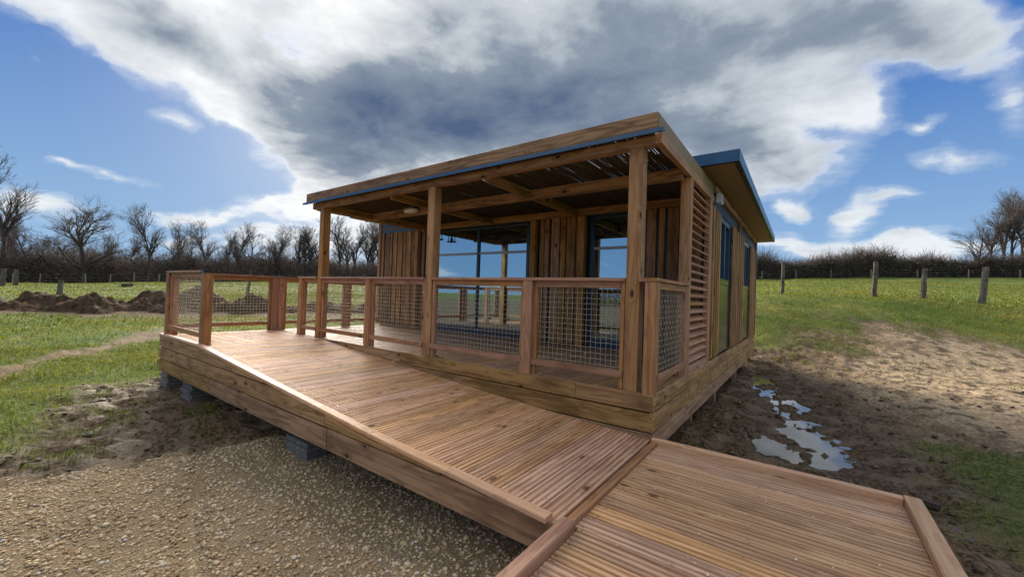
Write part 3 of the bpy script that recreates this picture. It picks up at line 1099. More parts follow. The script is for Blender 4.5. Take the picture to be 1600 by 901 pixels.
M_SCREW = plain('screw_steel', (0.34, 0.33, 0.30), 0.35, 0.8)
pts = []
for i in range(37):
    x = -5.415 + (i + 0.5) * 5.40 / 37
    for y in (-1.45, -0.8, -0.15):
        for o_ in (-0.054, 0.056):
            pts.append((x + o_ + random.gauss(0, .002), y + random.gauss(0, .008), rampz(x + o_) + 0.002))
screws(ramp, pts)
pts = []
for i in range(17):
    y = -0.045 - (i + 0.5) * 0.148
    for x in (0.10, 0.80, 1.49):
        for o_ in (-0.054, 0.056):
            pts.append((x + random.gauss(0, .008), y + o_ + random.gauss(0, .002), ZL + 0.002))
screws(low, pts)
M_CHIP = plain('pale_chip', (0.72, 0.62, 0.45), 0.7)
V, F = [], []
for q in range(110):
    if q % 3:
        x = random.uniform(-3.2, -0.05)
        y = -0.05 - abs(random.gauss(0, 0.35))
        z = rampz(x) + 0.004
    else:
        x, y, z = random.uniform(0.1, 1.5), random.uniform(-1.9, -0.1), ZL + 0.004
    if y < -1.5 and x < 0:
        continue
    L_, w_ = random.uniform(0.003, 0.009), random.uniform(0.002, 0.005)
    a_ = random.uniform(0, 6.28)
    ca, sa = math.cos(a_), math.sin(a_)
    b_ = len(V)
    for u_, v_, h_ in ((-1, -1, 0), (0, -1, .004), (1, -1, 0.001), (1, 1, 0.001), (0, 1, .005), (-1, 1, 0)):
        V.append((x + u_ * L_ * ca - v_ * w_ * sa, y + u_ * L_ * sa + v_ * w_ * ca, z + h_))
    F += [(b_, b_ + 1, b_ + 4, b_ + 5), (b_ + 1, b_ + 2, b_ + 3, b_ + 4)]
prop(newobj('wood_shavings', mesh('wood_shavings', V, F, M_CHIP)), kind='stuff')

# ------------------------------------------------------------------ pergola
per = thing('pergola', (-2.9, 1.2, 0.0), 'timber pergola roofed with dark reed matting over the terrace', 'pergola')
PW = 0.125
for x in (-0.284, -2.933, -5.588):
    box('post', (x, 0.034, 0.0), (x + PW, 0.034 + PW, 2.155), M_POST, per, ch=0.006)
for x in (-6.02, -2.93, -1.985):
    box('wall_post', (x, 2.43, 0.0), (x + 0.105, 2.528, 2.13 if x > -6 else 2.13), M_POST, per)
# front header, fascia board in two lengths, blue drip flashing
box('header_beam', (-5.83, 0.035, 2.157), (-0.06, 0.115, 2.245), M_FASC, per)
box('fascia_board', (-5.90, -0.046, 2.262), (-5.56, -0.012, 2.408), M_FASC, per)
box('fascia_board', (-5.557, -0.046, 2.262), (-0.02, -0.012, 2.408), M_FASC, per)
V = []
for x in (-5.93, 0.045):
    V += [(x, -0.010, 2.259), (x, -0.092, 2.250), (x, -0.096, 2.214), (x, -0.010, 2.240)]
newobj('drip_flashing', mesh('drip_flashing', V, [(0, 1, 2, 3), (7, 6, 5, 4), (0, 4, 5, 1), (1, 5, 6, 2), (2, 6, 7, 3), (3, 7, 4, 0)], M_BLUE), per)
# right side: smooth tan board over a timber beam
box('side_fascia', (-0.040, -0.010, 2.262), (-0.015, 2.55, 2.409), M_TAN, per)
box('side_beam', (-0.058, 0.036, 2.165), (-0.003, 2.55, 2.252), M_LOUV, per)
box('side_beam', (-5.86, 0.118, 2.15), (-5.80, 2.40, 2.245), M_FASC, per)
box('side_fascia', (-5.90, -0.010, 2.262), (-5.876, 2.40, 2.408), M_FASC, per)
# beams along X: middle and against the wall
box('middle_beam', (-5.79, 1.02, 2.105), (-0.062, 1.08, 2.235), M_FASC, per)
box('wall_beam', (-5.96, 2.40, 2.135), (-0.062, 2.46, 2.245), M_FASC, per)
for x in (-5.55, -3.80, -2.02):
    box('rafter', (x - 0.03, 0.118, 2.12), (x + 0.03, 1.017, 2.235), M_FASC, per)
    box('rafter', (x - 0.03, 1.083, 2.12), (x + 0.03, 2.397, 2.235), M_FASC, per)
# reed matting: single canes laid from front to wall
segs = []
x = -5.79
while x < -0.065:
    r = random.uniform(0.0045, 0.008)
    dx = random.gauss(0, 0.012)
    z = 2.256 + random.uniform(-0.002, 0.004)
    segs.append((x, 0.0, z, x + dx, 1.2, z + random.uniform(-.002, .003), r, r * 0.9))
    segs.append((x + dx, 1.2, z, x + dx * random.uniform(-1, 2), 2.5, z, r * 0.9, r * 0.8))
    x += r * random.choice((1.5, 1.8, 1.9, 2.0, 2.25))
V, F = tubes(segs, 5)
prop(newobj('reed_mat', np_mesh('reed_mat', V, F, M_REED), per), kind='stuff')
segs = []
x = -5.79
while x < -0.065:
    r = random.uniform(0.005, 0.008)
    dx = random.gauss(0, 0.02)
    y0 = random.choice((0.0, 0.35, 0.5, 0.6, 0.75))
    segs.append((x, y0, 2.272, x + dx, 2.5, 2.272, r, r))
    x += r * random.choice((1.5, 1.8, 2.1))
V, F = tubes(segs, 5)
prop(newobj('reed_mat', np_mesh('reed_mat', V, F, M_REED), per), kind='stuff')
# louvred screen on the right side
box('louver_post', (-0.115, 1.185, 0.0), (-0.004, 1.285, 2.163), M_POST, per)
box('louver_post', (-0.070, 2.30, 0.0), (-0.003, 2.42, 2.163), M_LOUV, per)
box('louver_post', (-0.070, 2.424, 0.0), (-0.010, 2.50, 2.163), M_BATT, per)
box('louver_rail', (-0.055, 1.288, 0.0), (-0.010, 2.297, 0.075), M_LOUV, per)
for i in range(22):
    z = 0.14 + i * 0.0925
    beam('louver_slat', (-0.052, 1.288, z), (-0.052, 2.297, z), 0.092, 0.019, M_LOUV, per, up=(math.sin(rad(30)), 0, math.cos(rad(30))), ch=0.003)

# ------------------------------------------------------------------ railings
def wire_panel(p0, p1, z0, z1, parent):
    p0 = Vector(p0)
    p1 = Vector(p1)
    L = (p1 - p0).length
    d = (p1 - p0) / L
    nrm = Vector((-d.y, d.x, 0))
    c = 0.0515
    nv = max(2, int(L / c))
    nh = max(2, int((z1 - z0) / c))
    r = 0.0017
    segs = []
    s0 = (L - (nv - 1) * c) / 2
    h0 = (z1 - z0 - (nh - 1) * c) / 2
    for i in range(nv):
        s = s0 + i * c
        q = p0 + d * s
        pts = [z0] + [z0 + h0 + k * c for k in range(nh)] + [z1]
        for k in range(len(pts) - 1):
            o0 = 0.0035 * (1 if (k + i) % 2 else -1)
            o1 = 0.0035 * (1 if (k + 1 + i) % 2 else -1)
            a = q + nrm * o0
            b = q + nrm * o1
            segs.append((a.x, a.y, pts[k], b.x, b.y, pts[k + 1], r, r))
    for k in range(nh):
        z = z0 + h0 + k * c
        pts = [0.0] + [s0 + i * c for i in range(nv)] + [L]
        for i in range(len(pts) - 1):
            w0 = 0.0035 * (-1 if (k + i) % 2 else 1)
            w1 = 0.0035 * (-1 if (k + 1 + i) % 2 else 1)
            zw = 0.0022 * math.sin(i * 1.9 + k)
            zw1 = 0.0022 * math.sin((i + 1) * 1.9 + k)
            a = p0 + d * pts[i] + nrm * w0
            b = p0 + d * pts[i + 1] + nrm * w1
            segs.append((a.x, a.y, z + zw, b.x, b.y, z + zw1, r, r))
    V, F = tubes(segs, 4)
    prop(newobj('wire_mesh', np_mesh('wire_mesh', V, F, M_WIRE), parent), kind='stuff')


def panel(parent, ax, fixed, a, b):
    """framed wire panel between a and b, along axis ax ('x' or 'y') on the line `fixed`"""
    def bx(nm, s0, s1, z0, z1, t0=-0.022, t1=0.022, mat=M_RAIL):
        if ax == 'x':
            return box(nm, (s0, fixed + t0, z0), (s1, fixed + t1, z1), mat, parent)
        return box(nm, (fixed + t0, s0, z0), (fixed + t1, s1, z1), mat, parent)
    bx('stile', a + 0.002, a + 0.044, 0.001, 0.966)
    bx('stile', b - 0.044, b - 0.002, 0.001, 0.966)
    bx('top_rail', a + 0.046, b - 0.046, 0.905, 0.966)
    bx('bottom_rail', a + 0.004, b - 0.004, 0.100, 0.166, -0.046, -0.024)
    q = fixed + 0.004
    if ax == 'x':
        wire_panel((a + 0.044, q, 0), (b - 0.044, q, 0), 0.135, 0.907, parent)
    else:
        wire_panel((q, a + 0.044, 0), (q, b - 0.044, 0), 0.135, 0.907, parent)


fr_ = thing('railing', (-3.0, 0.07, 0.0), 'long timber railing with wire mesh panels between the pergola posts', 'railing', 'timber and wire mesh railings')
fy = 0.072
for x in (-1.385, -4.20, -6.185):
    box('rail_post', (x, 0.014, 0.0), (x + 0.112, 0.106, 0.966), M_RAIL, fr_, ch=0.005)
for a, b in [(-1.270, -0.290), (-2.803, -1.390), (-4.085, -2.940), (-5.458, -4.205), (-6.07, -5.593)]:
    panel(fr_, 'x', fy, a, b)
for a, b in [(-2.803, -0.288), (-5.459, -2.937), (-6.20, -5.592)]:
    box('handrail', (a, 0.008, 0.968), (b, 0.122, 1.0), M_RAIL, fr_, ch=0.005)

sr = thing('railing', (-0.05, 0.6, 0.0), 'short railing with one wire panel beside the louvred screen', 'railing', 'timber and wire mesh railings')
box('rail_post', (-0.104, 0.010, 0.0), (-0.004, 0.105, 0.966), M_RAIL, sr, ch=0.005)
box('rail_post', (-0.100, 1.095, 0.0), (-0.006, 1.180, 0.966), M_RAIL, sr, ch=0.005)


def bxs(nm, y0, y1, z0, z1, x0, x1):
    return box(nm, (x0, y0, z0), (x1, y1, z1), M_RAIL, sr)


bxs('stile', 0.107, 0.150, 0.001, 0.966, -0.055, -0.012)
bxs('stile', 1.050, 1.093, 0.001, 0.966, -0.055, -0.012)
bxs('top_rail', 0.152, 1.048, 0.905, 0.966, -0.055, -0.012)
bxs('bottom_rail', 0.109, 1.091, 0.100, 0.166, -0.010, 0.010)
wire_panel((-0.03, 0.150, 0), (-0.03, 1.050, 0), 0.135, 0.907, sr)
box('handrail', (-0.112, 0.004, 0.968), (0.004, 1.183, 1.0), M_RAIL, sr, ch=0.005)
box('handrail', (-0.156, 0.006, 0.968), (-0.115, 0.118, 0.999), M_RAIL, sr, ch=0.005)

lr = thing('railing', (-7.05, -0.5, 0.0), 'corner railing with wire panels round the upper landing of the ramp', 'railing', 'timber and wire mesh railings')
box('rail_post', (-5.53, -1.585, 0.0), (-5.42, -1.475, 0.966), M_RAIL, lr, ch=0.005)
box('rail_post', (-7.095, -1.585, 0.0), (-6.985, -1.475, 0.966), M_RAIL, lr, ch=0.005)
panel(lr, 'x', -1.53, -6.983, -5.533)
box('handrail', (-7.11, -1.588, 0.968), (-5.535, -1.474, 1.0), M_RAIL, lr, ch=0.005)
box('post_cap', (-5.532, -1.590, 0.967), (-5.416, -1.470, 1.004), M_BLACK, lr, ch=0.005)
for y in (-0.06, 0.055, 1.42):
    box('rail_post', (-7.09, y, 0.0), (-6.99, y + 0.105, 0.966), M_RAIL, lr, ch=0.005)
panel(lr, 'y', -7.04, -1.473, -0.062)
panel(lr, 'y', -7.04, 0.162, 1.418)
panel(lr, 'y', -7.04, 1.527, 2.40)
box('handrail', (-7.105, -1.472, 0.968), (-6.985, 2.42, 1.0), M_RAIL, lr, ch=0.005)

def face_screws(parent, pts, r=0.0055):
    V, F = [], []
    for x, y, z in pts:
        b_ = len(V)
        for k in range(7):
            a_ = 2 * math.pi * k / 7
            V.append((x + r * math.cos(a_), y - 0.0015, z + r * math.sin(a_)))
        F.append(tuple(range(b_, b_ + 7)))
    prop(newobj('screw_heads', mesh('screw_heads', V, F, M_SCREW), parent), kind='stuff')


pts = []
for a, b in [(-1.270, -0.290), (-2.803, -1.390), (-4.085, -2.940), (-5.458, -4.205), (-6.07, -5.593)]:
    for x in (a + 0.023, b - 0.023):
        pts += [(x, fy - 0.046, 0.133), (x, fy - 0.022, 0.93), (x, fy - 0.022, 0.62), (x, fy - 0.022, 0.35)]
face_screws(fr_, pts)
pts = []
for x in (-0.04, -0.70, -0.76, -2.17, -2.23, -3.31, -3.37, -1.4, -4.4):
    for z in (-0.03, -0.115, -0.19, -0.285):
        pts.append((x + random.gauss(0, .004), -0.002, z + random.gauss(0, .004)))
face_screws(ter, pts, 0.005)
pts = []
for x in (-7.0, -6.2, -5.0, -4.8, -3.6, -2.29, -2.22, -2.17, -1.2, -0.1):
    for z in (-0.22, -0.31, -0.40, -0.50):
        if z < (rampz(x) if x > -5.42 else 0) - 0.03:
            pts.append((x + random.gauss(0, .004), -1.631, z + random.gauss(0, .004)))
face_screws(ramp, pts, 0.005)

# ------------------------------------------------------------------ slab stacks under the ramp
def slab_stack(x, y, top, w, d, label, stub):
    g = gz1(x, y)
    base = g - 0.03
    th = thing('slab_stack', (x, y, g), label, 'slab stack', 'slab stacks under the ramp')
    n = max(3, int((top - base) / 0.05))
    h = (top - base) / n
    for i in range(n):
        jx = random.uniform(-.014, .014)
        jy = random.uniform(-.014, .014)
        box('slab', (x - w / 2 + jx, y - d / 2 + jy, base + i * h + 0.003), (x + w / 2 + jx, y + d / 2 + jy, base + (i + 1) * h - 0.002), M_SLAB, th, ch=0.006)
    if stub:
        box('timber_stub', (x - 0.05, y - d / 2 + 0.07, top), (x + 0.05, y - d / 2 + 0.16, stub), M_SKIRT, th)


slab_stack(-7.28, -1.30, -0.54, 0.40, 0.42, 'grey slab stack at the outer corner of the upper landing', -0.40)
slab_stack(-6.20, -1.28, -0.555, 0.42, 0.46, 'tall grey slab stack beside the corner stack under the landing', -0.36)
slab_stack(-2.98, -1.22, -0.665, 0.42, 0.56, 'low grey slab stack with a timber stub, standing in the gravel', -0.36)

# ------------------------------------------------------------------ fittings
lamp = thing('ceiling_lamp', (-4.35, 1.0, 2.2), 'oval white bulkhead lamp with black base on the pergola beam', 'lamp')


def oval(name, c, rx, ry, z0, z1, mat, parent, dome=0.0):
    n = 28
    V = []
    rings = [(1.0, z0), (1.0, z0 + (z1 - z0) * 0.4), (0.93, z0 + (z1 - z0) * 0.75), (0.75, z1)]
    for s, z in rings:
        for k in range(n):
            a = 2 * math.pi * k / n
            ca, sa = math.cos(a), math.sin(a)
            e = 0.62
            V.append((c[0] + s * rx * math.copysign(abs(ca) ** e, ca), c[1] + s * ry * math.copysign(abs(sa) ** e, sa), z))
    F = []
    for r in range(len(rings) - 1):
        for k in range(n):
            j = (k + 1) % n
            F.append((r * n + k, r * n + j, (r + 1) * n + j, (r + 1) * n + k))
    F.append(tuple(range(n - 1, -1, -1)))
    F.append(tuple((len(rings) - 1) * n + k for k in range(n)))
    return newobj(name, mesh(name, V, F, mat, True), parent)


oval('lamp_base', (-4.35, 0.93, 0), 0.155, 0.085, 2.235, 2.185, M_BLACK, lamp)
oval('lamp_diffuser', (-4.35, 0.93, 0), 0.140, 0.074, 2.184, 2.125, M_WHITE, lamp)
box('lamp_bracket', (-4.40, 0.90, 2.236), (-4.30, 1.018, 2.250), M_BLACK, lamp)

lan = thing('wall_lantern', (-5.2, 2.5, 1.97), 'small black lantern lamp on the wall beside the glazed door', 'lantern')
box('lantern_arm', (-5.30, 2.36, 2.035), (-5.16, 2.565, 2.055), M_BLACK, lan)
for ax_ in (-5.295, -5.185):
    for ay in (2.365, 2.445):
        box('lantern_bar', (ax_, ay, 1.93), (ax_ + 0.014, ay + 0.014, 2.033), M_BLACK, lan, ch=0.002)
box('lantern_base', (-5.315, 2.345, 1.905), (-5.150, 2.48, 1.928), M_BLACK, lan)
box('lantern_lamp', (-5.262, 2.39, 1.930), (-5.205, 2.435, 2.00), M_WHITE, lan, ch=0.01)

alarm = thing('alarm_box', (0.0, 2.72, 2.2), 'small white box fixed high on the wall under the eaves', 'alarm box')
box('housing', (0.007, 2.62, 2.175), (0.075, 2.80, 2.302), M_WHITE, alarm, ch=0.012)
box('vent', (0.0765, 2.70, 2.20), (0.079, 2.75, 2.28), M_BLACK, alarm, ch=0.001)

gz_ = gz1(1.88, 1.10)
M_OFF = wood('wood_offcut', (0.10, 0.08, 0.06), (0.04, 0.03, 0.022), 0.85, 0.1, 0.4, 0.3, 0.1)
off = thing('timber_offcut', (1.88, 1.10, gz_), 'short dark timber offcut lying beside the landing kerb', 'offcut')
M = Matrix.Translation((1.80, 1.07, gz_ + 0.03)) @ Matrix.Rotation(rad(-20), 4, 'Z')
newobj('offcut_block', beam_mesh(0.10, 0.065, 0.045, M_OFF, 0.005), off, M)

# ------------------------------------------------------------------ gravel, clods, grass
def stones(n, xr, yr, size, mask, mat, name, seed, flat=0.6):
    r = np.random.default_rng(seed)
    x = r.uniform(*xr, n * 4)
    y = r.uniform(*yr, n * 4)
    keep = r.random(n * 4) < mask(x, y)
    x, y = x[keep][:n], y[keep][:n]
    z = ground_z(x, y)
    n = len(x)
    s = size[0] + (size[1] - size[0]) * r.random(n) ** 3.2
    # squashed, jittered octahedra cut once: 18 vertices would be dear, 10 do
    base = np.array([(1, 0, 0), (0.5, 0.87, 0), (-0.5, 0.87, 0), (-1, 0, 0), (-0.5, -0.87, 0), (0.5, -0.87, 0),
                     (0.45, 0.1, 0.8), (-0.3, 0.35, 0.85), (-0.2, -0.42, 0.78), (0, 0, -0.8)], float)
    tri = np.array([(0, 1, 6), (1, 7, 6), (1, 2, 7), (2, 3, 7), (3, 8, 7), (3, 4, 8), (4, 5, 8), (5, 6, 8), (5, 0, 6), (6, 7, 8),
                    (1, 0, 9), (2, 1, 9), (3, 2, 9), (4, 3, 9), (5, 4, 9), (0, 5, 9)])
    B = base[None] * (1 + r.uniform(-.28, .28, (n, 10, 3)))
    a = r.uniform(0, 6.283, n)
    ca, sa = np.cos(a)[:, None], np.sin(a)[:, None]
    el = r.uniform(0.65, 1.0, (n, 1))
    X = B[..., 0] * s[:, None]
    Y = B[..., 1] * s[:, None] * el
    Zl = B[..., 2] * s[:, None] * flat * r.uniform(0.7, 1.2, (n, 1))
    V = np.stack([x[:, None] + X * ca - Y * sa, y[:, None] + X * sa + Y * ca, z[:, None] + Zl + s[:, None] * 0.18], -1)
    F = (tri[None] + (np.arange(n) * 10)[:, None, None]).reshape(-1, 3)
    prop(newobj(name, np_mesh(name, V.reshape(-1, 3), F, mat)), kind='stuff')


stones(30000, (-4.35, 0.2), (-3.75, -0.7), (0.0045, 0.018), lambda x, y: zones(x, y)['gravel'] * sstep(-0.3, -1.0, y + 0 * x), M_STONE, 'gravel', 3)
stones(500, (-4.6, 0.2), (-3.6, -0.5), (0.008, 0.030), lambda x, y: zones(x, y)['gravel'] * (0.12 + sstep(0.5, 0.62, fbm(x * 1.7, y * 1.7, 3, 91)) + sstep(0.5, 0.1, np.abs(y + 1.9))), M_STONE, 'gravel', 4)
stones(5200, (-8.5, 5.0), (-4.0, 9.5), (0.010, 0.042), lambda x, y: zones(x, y)['soil'] * (1 - 0.6 * zones(x, y)['sand']), M_CLOD, 'soil_clods', 5, 0.55)


def grass(name, n, xr, yr, hgt, wid, mask, seed, bend=0.5):
    r = np.random.default_rng(seed)
    x = r.uniform(*xr, n * 3)
    y = r.uniform(*yr, n * 3)
    keep = r.random(n * 3) < mask(x, y)
    x, y = x[keep][:n], y[keep][:n]
    n = len(x)
    z = ground_z(x, y) - 0.008
    patch = 0.55 + 0.9 * fbm(x * 1.1, y * 1.1, 3, 77)
    h = r.uniform(0.45, 1.0, n) * hgt * patch
    w = wid * r.uniform(0.6, 1.2, n)
    a = r.uniform(0, 6.283, n)
    tilt = r.uniform(0.1, 1.0, n) * bend
    dx, dy = np.cos(a), np.sin(a)
    px, py = -dy, dx
    b = np.stack([x, y, z], -1)
    side = np.stack([px, py, np.zeros(n)], -1) * w[:, None] * 0.5
    m1 = b + np.stack([dx * tilt * h * 0.35, dy * tilt * h * 0.35, h * 0.6], -1)
    tp = b + np.stack([dx * tilt * h * 1.1, dy * tilt * h * 1.1, h * (1 - 0.35 * tilt)], -1)
    V = np.stack([b - side, b + side, m1 + side * 0.8, m1 - side * 0.8, tp], 1)
    i = (np.arange(n) * 5)[:, None]
    F = np.concatenate([np.concatenate([i, i + 1, i + 2], 1), np.concatenate([i, i + 2, i + 3], 1), np.concatenate([i + 3, i + 2, i + 4], 1)])
    prop(newobj(name, np_mesh(name, V.reshape(-1, 3), F, M_BLADE)), kind='stuff')


gm = lambda x, y: zones(x, y)['grass'] ** 1.5
grass('grass', 60000, (-14, -4.6), (-6, 4), 0.085, 0.0075, gm, 21, 0.9)
grass('grass', 60000, (-34, -9), (-14, 16), 0.12, 0.020, gm, 22, 0.9)
grass('grass', 40000, (-75, -18), (-30, 40), 0.16, 0.06, gm, 23, 0.9)
def tufts(x, y):
    return sstep(0.56, 0.66, fbm(x * 2.6, y * 2.6, 3, 83)) * 0.7


grass('grass', 9000, (-14, -4.6), (-5, 3), 0.15, 0.009, lambda x, y: gm(x, y) * sstep(0.52, 0.68, fbm(x * 1.8, y * 1.8, 3, 81)), 27, 1.1)
grass('grass', 7000, (-8.6, -4.3), (-4.2, -1.4), 0.07, 0.008, lambda x, y: tufts(x, y) * zones(x, y)['soil'], 28, 1.1)
grass('grass', 16000, (-1.5, 5.5), (8.8, 15.5), 0.10, 0.013, lambda x, y: tufts(x, y) * zones(x, y)['soil'] * (1 - 0.85 * zones(x, y)['sand']), 29, 1.1)
grass('grass', 2500, (0.6, 4.5), (0.2, 8.5), 0.06, 0.008, lambda x, y: tufts(x, y) * zones(x, y)['soil'] * 0.25, 30, 1.1)
grass('grass', 9000, (1.65, 4.5), (-1.5, 4.5), 0.07, 0.0075, gm, 24, 1.0)
grass('grass', 45000, (-3, 12), (8.5, 24), 0.10, 0.016, gm, 25, 0.9)
grass('grass', 45000, (-10, 34), (18, 66), 0.16, 0.05, gm, 26, 0.9)

# ------------------------------------------------------------------ dug earth heaps
def earth_heap(pts, hmax, wid, label, seed):
    xs = [p[0] for p in pts]
    ys = [p[1] for p in pts]
    x0, x1, y0, y1 = min(xs) - wid, max(xs) + wid, min(ys) - wid, max(ys) + wid
    st = 0.12
    ax_ = np.arange(x0, x1, st)
    ay = np.arange(y0, y1, st)
    X, Y = np.meshgrid(ax_, ay)
    d = seg_d(X, Y, pts) + (fbm(X * 0.8, Y * 0.8, 3, seed) - 0.5) * wid * 0.9
    h = hmax * sstep(wid, 0.0, d) * (0.05 + 1.9 * fbm(X * 0.7, Y * 0.7, 3, seed + 3))
    h = h + ((fbm(X * 1.9, Y * 1.9, 4, seed + 5, 0.62) - 0.5) * 0.85 - np.abs(fbm(X * 3.1, Y * 3.1, 3, seed + 8) - 0.5) * 0.5) * sstep(0.0, 0.3, h) - 0.12
    Z = ground_z(X, Y) + h
    ny_, nx_ = X.shape
    ii = np.arange(nx_ * ny_).reshape(ny_, nx_)
    F = np.stack([ii[:-1, :-1], ii[:-1, 1:], ii[1:, 1:], ii[1:, :-1]], -1).reshape(-1, 4)
    hm = np.maximum.reduce([h[:-1, :-1], h[:-1, 1:], h[1:, 1:], h[1:, :-1]]).ravel()
    F = F[hm > -0.12]
    o = newobj('earth_heap', np_mesh('earth_heap', np.stack([X, Y, Z], -1).reshape(-1, 3), F, M_SOIL, False))
    prop(o, label, 'earth heap', 'heaps of dug earth')


def soil_mat():
    m, t, b = newmat('dug_soil')
    tc = nn(t, 'ShaderNodeTexCoord')
    n = noise(t, tc.outputs['Object'], 5.0, 7.0, 0.68)
    n2 = noise(t, tc.outputs['Object'], 0.9, 4.0, 0.6)
    c = mixc(t, maprange(t, n, 0.3, 0.7), (0.028, 0.017, 0.010), (0.15, 0.088, 0.050))
    c = mixc(t, maprange(t, n2, 0.56, 0.75), c, (0.07, 0.085, 0.025))
    lk(t, c, b.inputs['Base Color'])
    b.inputs['Roughness'].default_value = 0.9
    b.inputs['Specular IOR Level'].default_value = 0.15
    bump(t, b, n, 1.0, 0.12)
    return m


M_SOIL = soil_mat()
earth_heap([(-30.0, -1.2), (-28.2, 0.4), (-26.8, 1.4)], 0.68, 2.5, 'long low heap of dark dug earth below the leaning grey post', 101)
earth_heap([(-27.2, 3.2), (-24.8, 4.6), (-23.6, 6.2)], 0.78, 2.5, 'higher heap of brown dug earth behind the landing railing', 131)
earth_heap([(-33.5, -4.2), (-32.3, -3.2)], 0.9, 1.5, 'small heap of dug earth beside the long low heap', 161)
earth_heap([(-22.0, 7.6), (-20.2, 9.8), (-18.0, 12.2)], 0.40, 1.6, 'flat spread of dug earth beyond the terrace railing', 191)

# ------------------------------------------------------------------ trees
def grow(seed, H, trunk_r, first, spread, levels, up, bend, kids, reach=1.0):
    r = random.Random(seed)
    big, small = [], []

    def branch(p, d, L, rad_, lev):
        n = 5 if lev == 0 else (4 if lev == 1 else 3)
        pts = [p]
        dirs = [d]
        q, dd = p.copy(), d.copy()
        for i in range(n):
            dd = (dd + Vector((r.gauss(0, bend), r.gauss(0, bend), r.gauss(0, bend * 0.6) + up * (0.12 if lev else 0.02)))).normalized()
            q = q + dd * (L / n)
            pts.append(q.copy())
            dirs.append(dd.copy())
        for i in range(n):
            f0, f1 = i / n, (i + 1) / n
            r0 = rad_ * (1 - 0.72 * f0)
            r1 = rad_ * (1 - 0.72 * f1)
            (big if lev <= 1 else small).append((*pts[i], *pts[i + 1], max(r0, 0.008), max(r1, 0.006)))
        if lev >= levels:
            return
        k = kids[min(lev, len(kids) - 1)]
        for j in range(k):
            f = r.uniform(first if lev == 0 else 0.18, 1.0)
            i = min(n - 1, int(f * n))
            fr = f * n - i
            bp = pts[i].lerp(pts[i + 1], fr)
            ax_ = Vector((r.gauss(0, 1), r.gauss(0, 1), r.gauss(0, 0.35))).normalized()
            ang = spread * r.uniform(0.65, 1.25)
            nd = (dirs[i] * math.cos(ang) + (ax_ - ax_.dot(dirs[i]) * dirs[i]).normalized() * math.sin(ang)).normalized()
            if nd.z < -0.1:
                nd.z *= -0.3
                nd.normalize()
            nl = L * (r.uniform(0.48, 0.72) if lev == 0 else r.uniform(0.42, 0.66)) * (reach * (1.15 - 0.5 * f) if lev == 0 else 1.0)
            branch(bp, nd, nl, rad_ * (1 - 0.7 * f) * 0.62 + 0.006, lev + 1)

    branch(Vector((0, 0, -0.3)), Vector((r.gauss(0, .04), r.gauss(0, .04), 1)).normalized(), H, trunk_r, 0)
    return big, small


PROTO = []
specs = [  # seed, height, trunk radius, first branch, spread, levels, up, bend, kids
    (1, 8.6, 0.40, 0.24, 0.80, 4, 0.6, 0.15, (12, 7, 6, 4), 0.95),    # broad oak
    (2, 10.5, 0.19, 0.28, 0.52, 4, 0.7, 0.08, (20, 6, 5, 3), 0.52),   # slim upright
    (3, 13.5, 0.26, 0.35, 0.55, 4, 0.6, 0.09, (18, 6, 5, 4), 0.60),   # tall
    (4, 7.5, 0.16, 0.25, 0.60, 4, 0.6, 0.12, (12, 6, 5, 3), 0.75),    # smaller
    (5, 9.0, 0.22, 0.20, 0.66, 4, 0.6, 0.12, (13, 6, 5, 4), 0.78),
]
for sp in specs:
    bg_, sm_ = grow(*sp)
    V, F = tubes(bg_, 6)
    tm = np_mesh('trunk', V, F, M_BARK, True)
    V, F = tubes(sm_, 3)
    cm = np_mesh('crown', V, F, M_TWIG)
    PROTO.append((tm, cm))


def tree(k, x, y, s, rot, label, group, sz=1.0):
    g = gz1(x, y)
    th = thing('bare_tree', (x, y, g), label, 'tree', group)
    M = Matrix.Translation((x, y, g)) @ Matrix.Rotation(rot, 4, 'Z') @ Matrix.Diagonal((s, s, s * sz, 1))
    newobj('trunk', PROTO[k][0], th, M)
    newobj('crown', PROTO[k][1], th, M)


def at(u, d):
    """a spot on the land: bearing given as the tangent from the house axis, d metres out"""
    t = (u - 800) / 625.8
    return (1.01 - .5893 * d + .8079 * t * d, -3.467 + .8079 * d + .5893 * t * d)


GL = 'bare trees along the wood edge'
TL = [
    (1, 4, 60, 1.62, 0.3, 'tallest bare tree, high crown above the pale gate posts'),
    (3, 30, 66, 1.15, 2.0, 'thin bare tree close behind the tallest tree'),
    (4, 52, 64, 0.85, 1.0, 'rounded bare tree between the tallest tree and the broad oak'),
    (0, 132, 62, 1.02, 0.6, 'broad bare oak with heavy spreading limbs, widest crown of the wood edge'),
    (3, 92, 68, 0.90, 4.0, 'low bare tree half hidden behind the broad oak'),
    (3, 180, 67, 0.80, 2.2, 'small bare tree under the outer limbs of the broad oak'),
    (1, 232, 64, 0.98, 0.2, 'slim bare tree standing alone next to the broad oak'),
    (3, 262, 70, 0.72, 5.2, None), (3, 284, 68, 0.95, 0.4, None), (3, 305, 70, 0.85, 1.9, None), (3, 338, 72, 0.70, 0.8, None),
    (1, 370, 70, 0.86, 3.0, 'slim bare tree rising above the tall grey meadow post'),
    (4, 415, 72, 0.82, 4.1, 'rounded bare tree beyond the middle post of the landing railing'),
    (3, 440, 76, 0.9, 3.6, None),
    (1, 464, 74, 0.82, 1.5, None), (1, 484, 75, 0.88, 5.0, None), (1, 528, 76, 1.02, 0.7, None), (1, 552, 77, 0.92, 2.4, None),
    (1, 574, 78, 1.05, 3.3, None), (1, 590, 74, 0.9, 0.1, None)]
for k, u, d, s, r, lb in TL:
    x, y = at(u, d)
    tree(k, x, y, s, r, lb or {1: 'slim bare tree in the loose row beyond the cabin end wall', 3: 'small bare tree rising out of the wood edge scrub'}[k], GL)
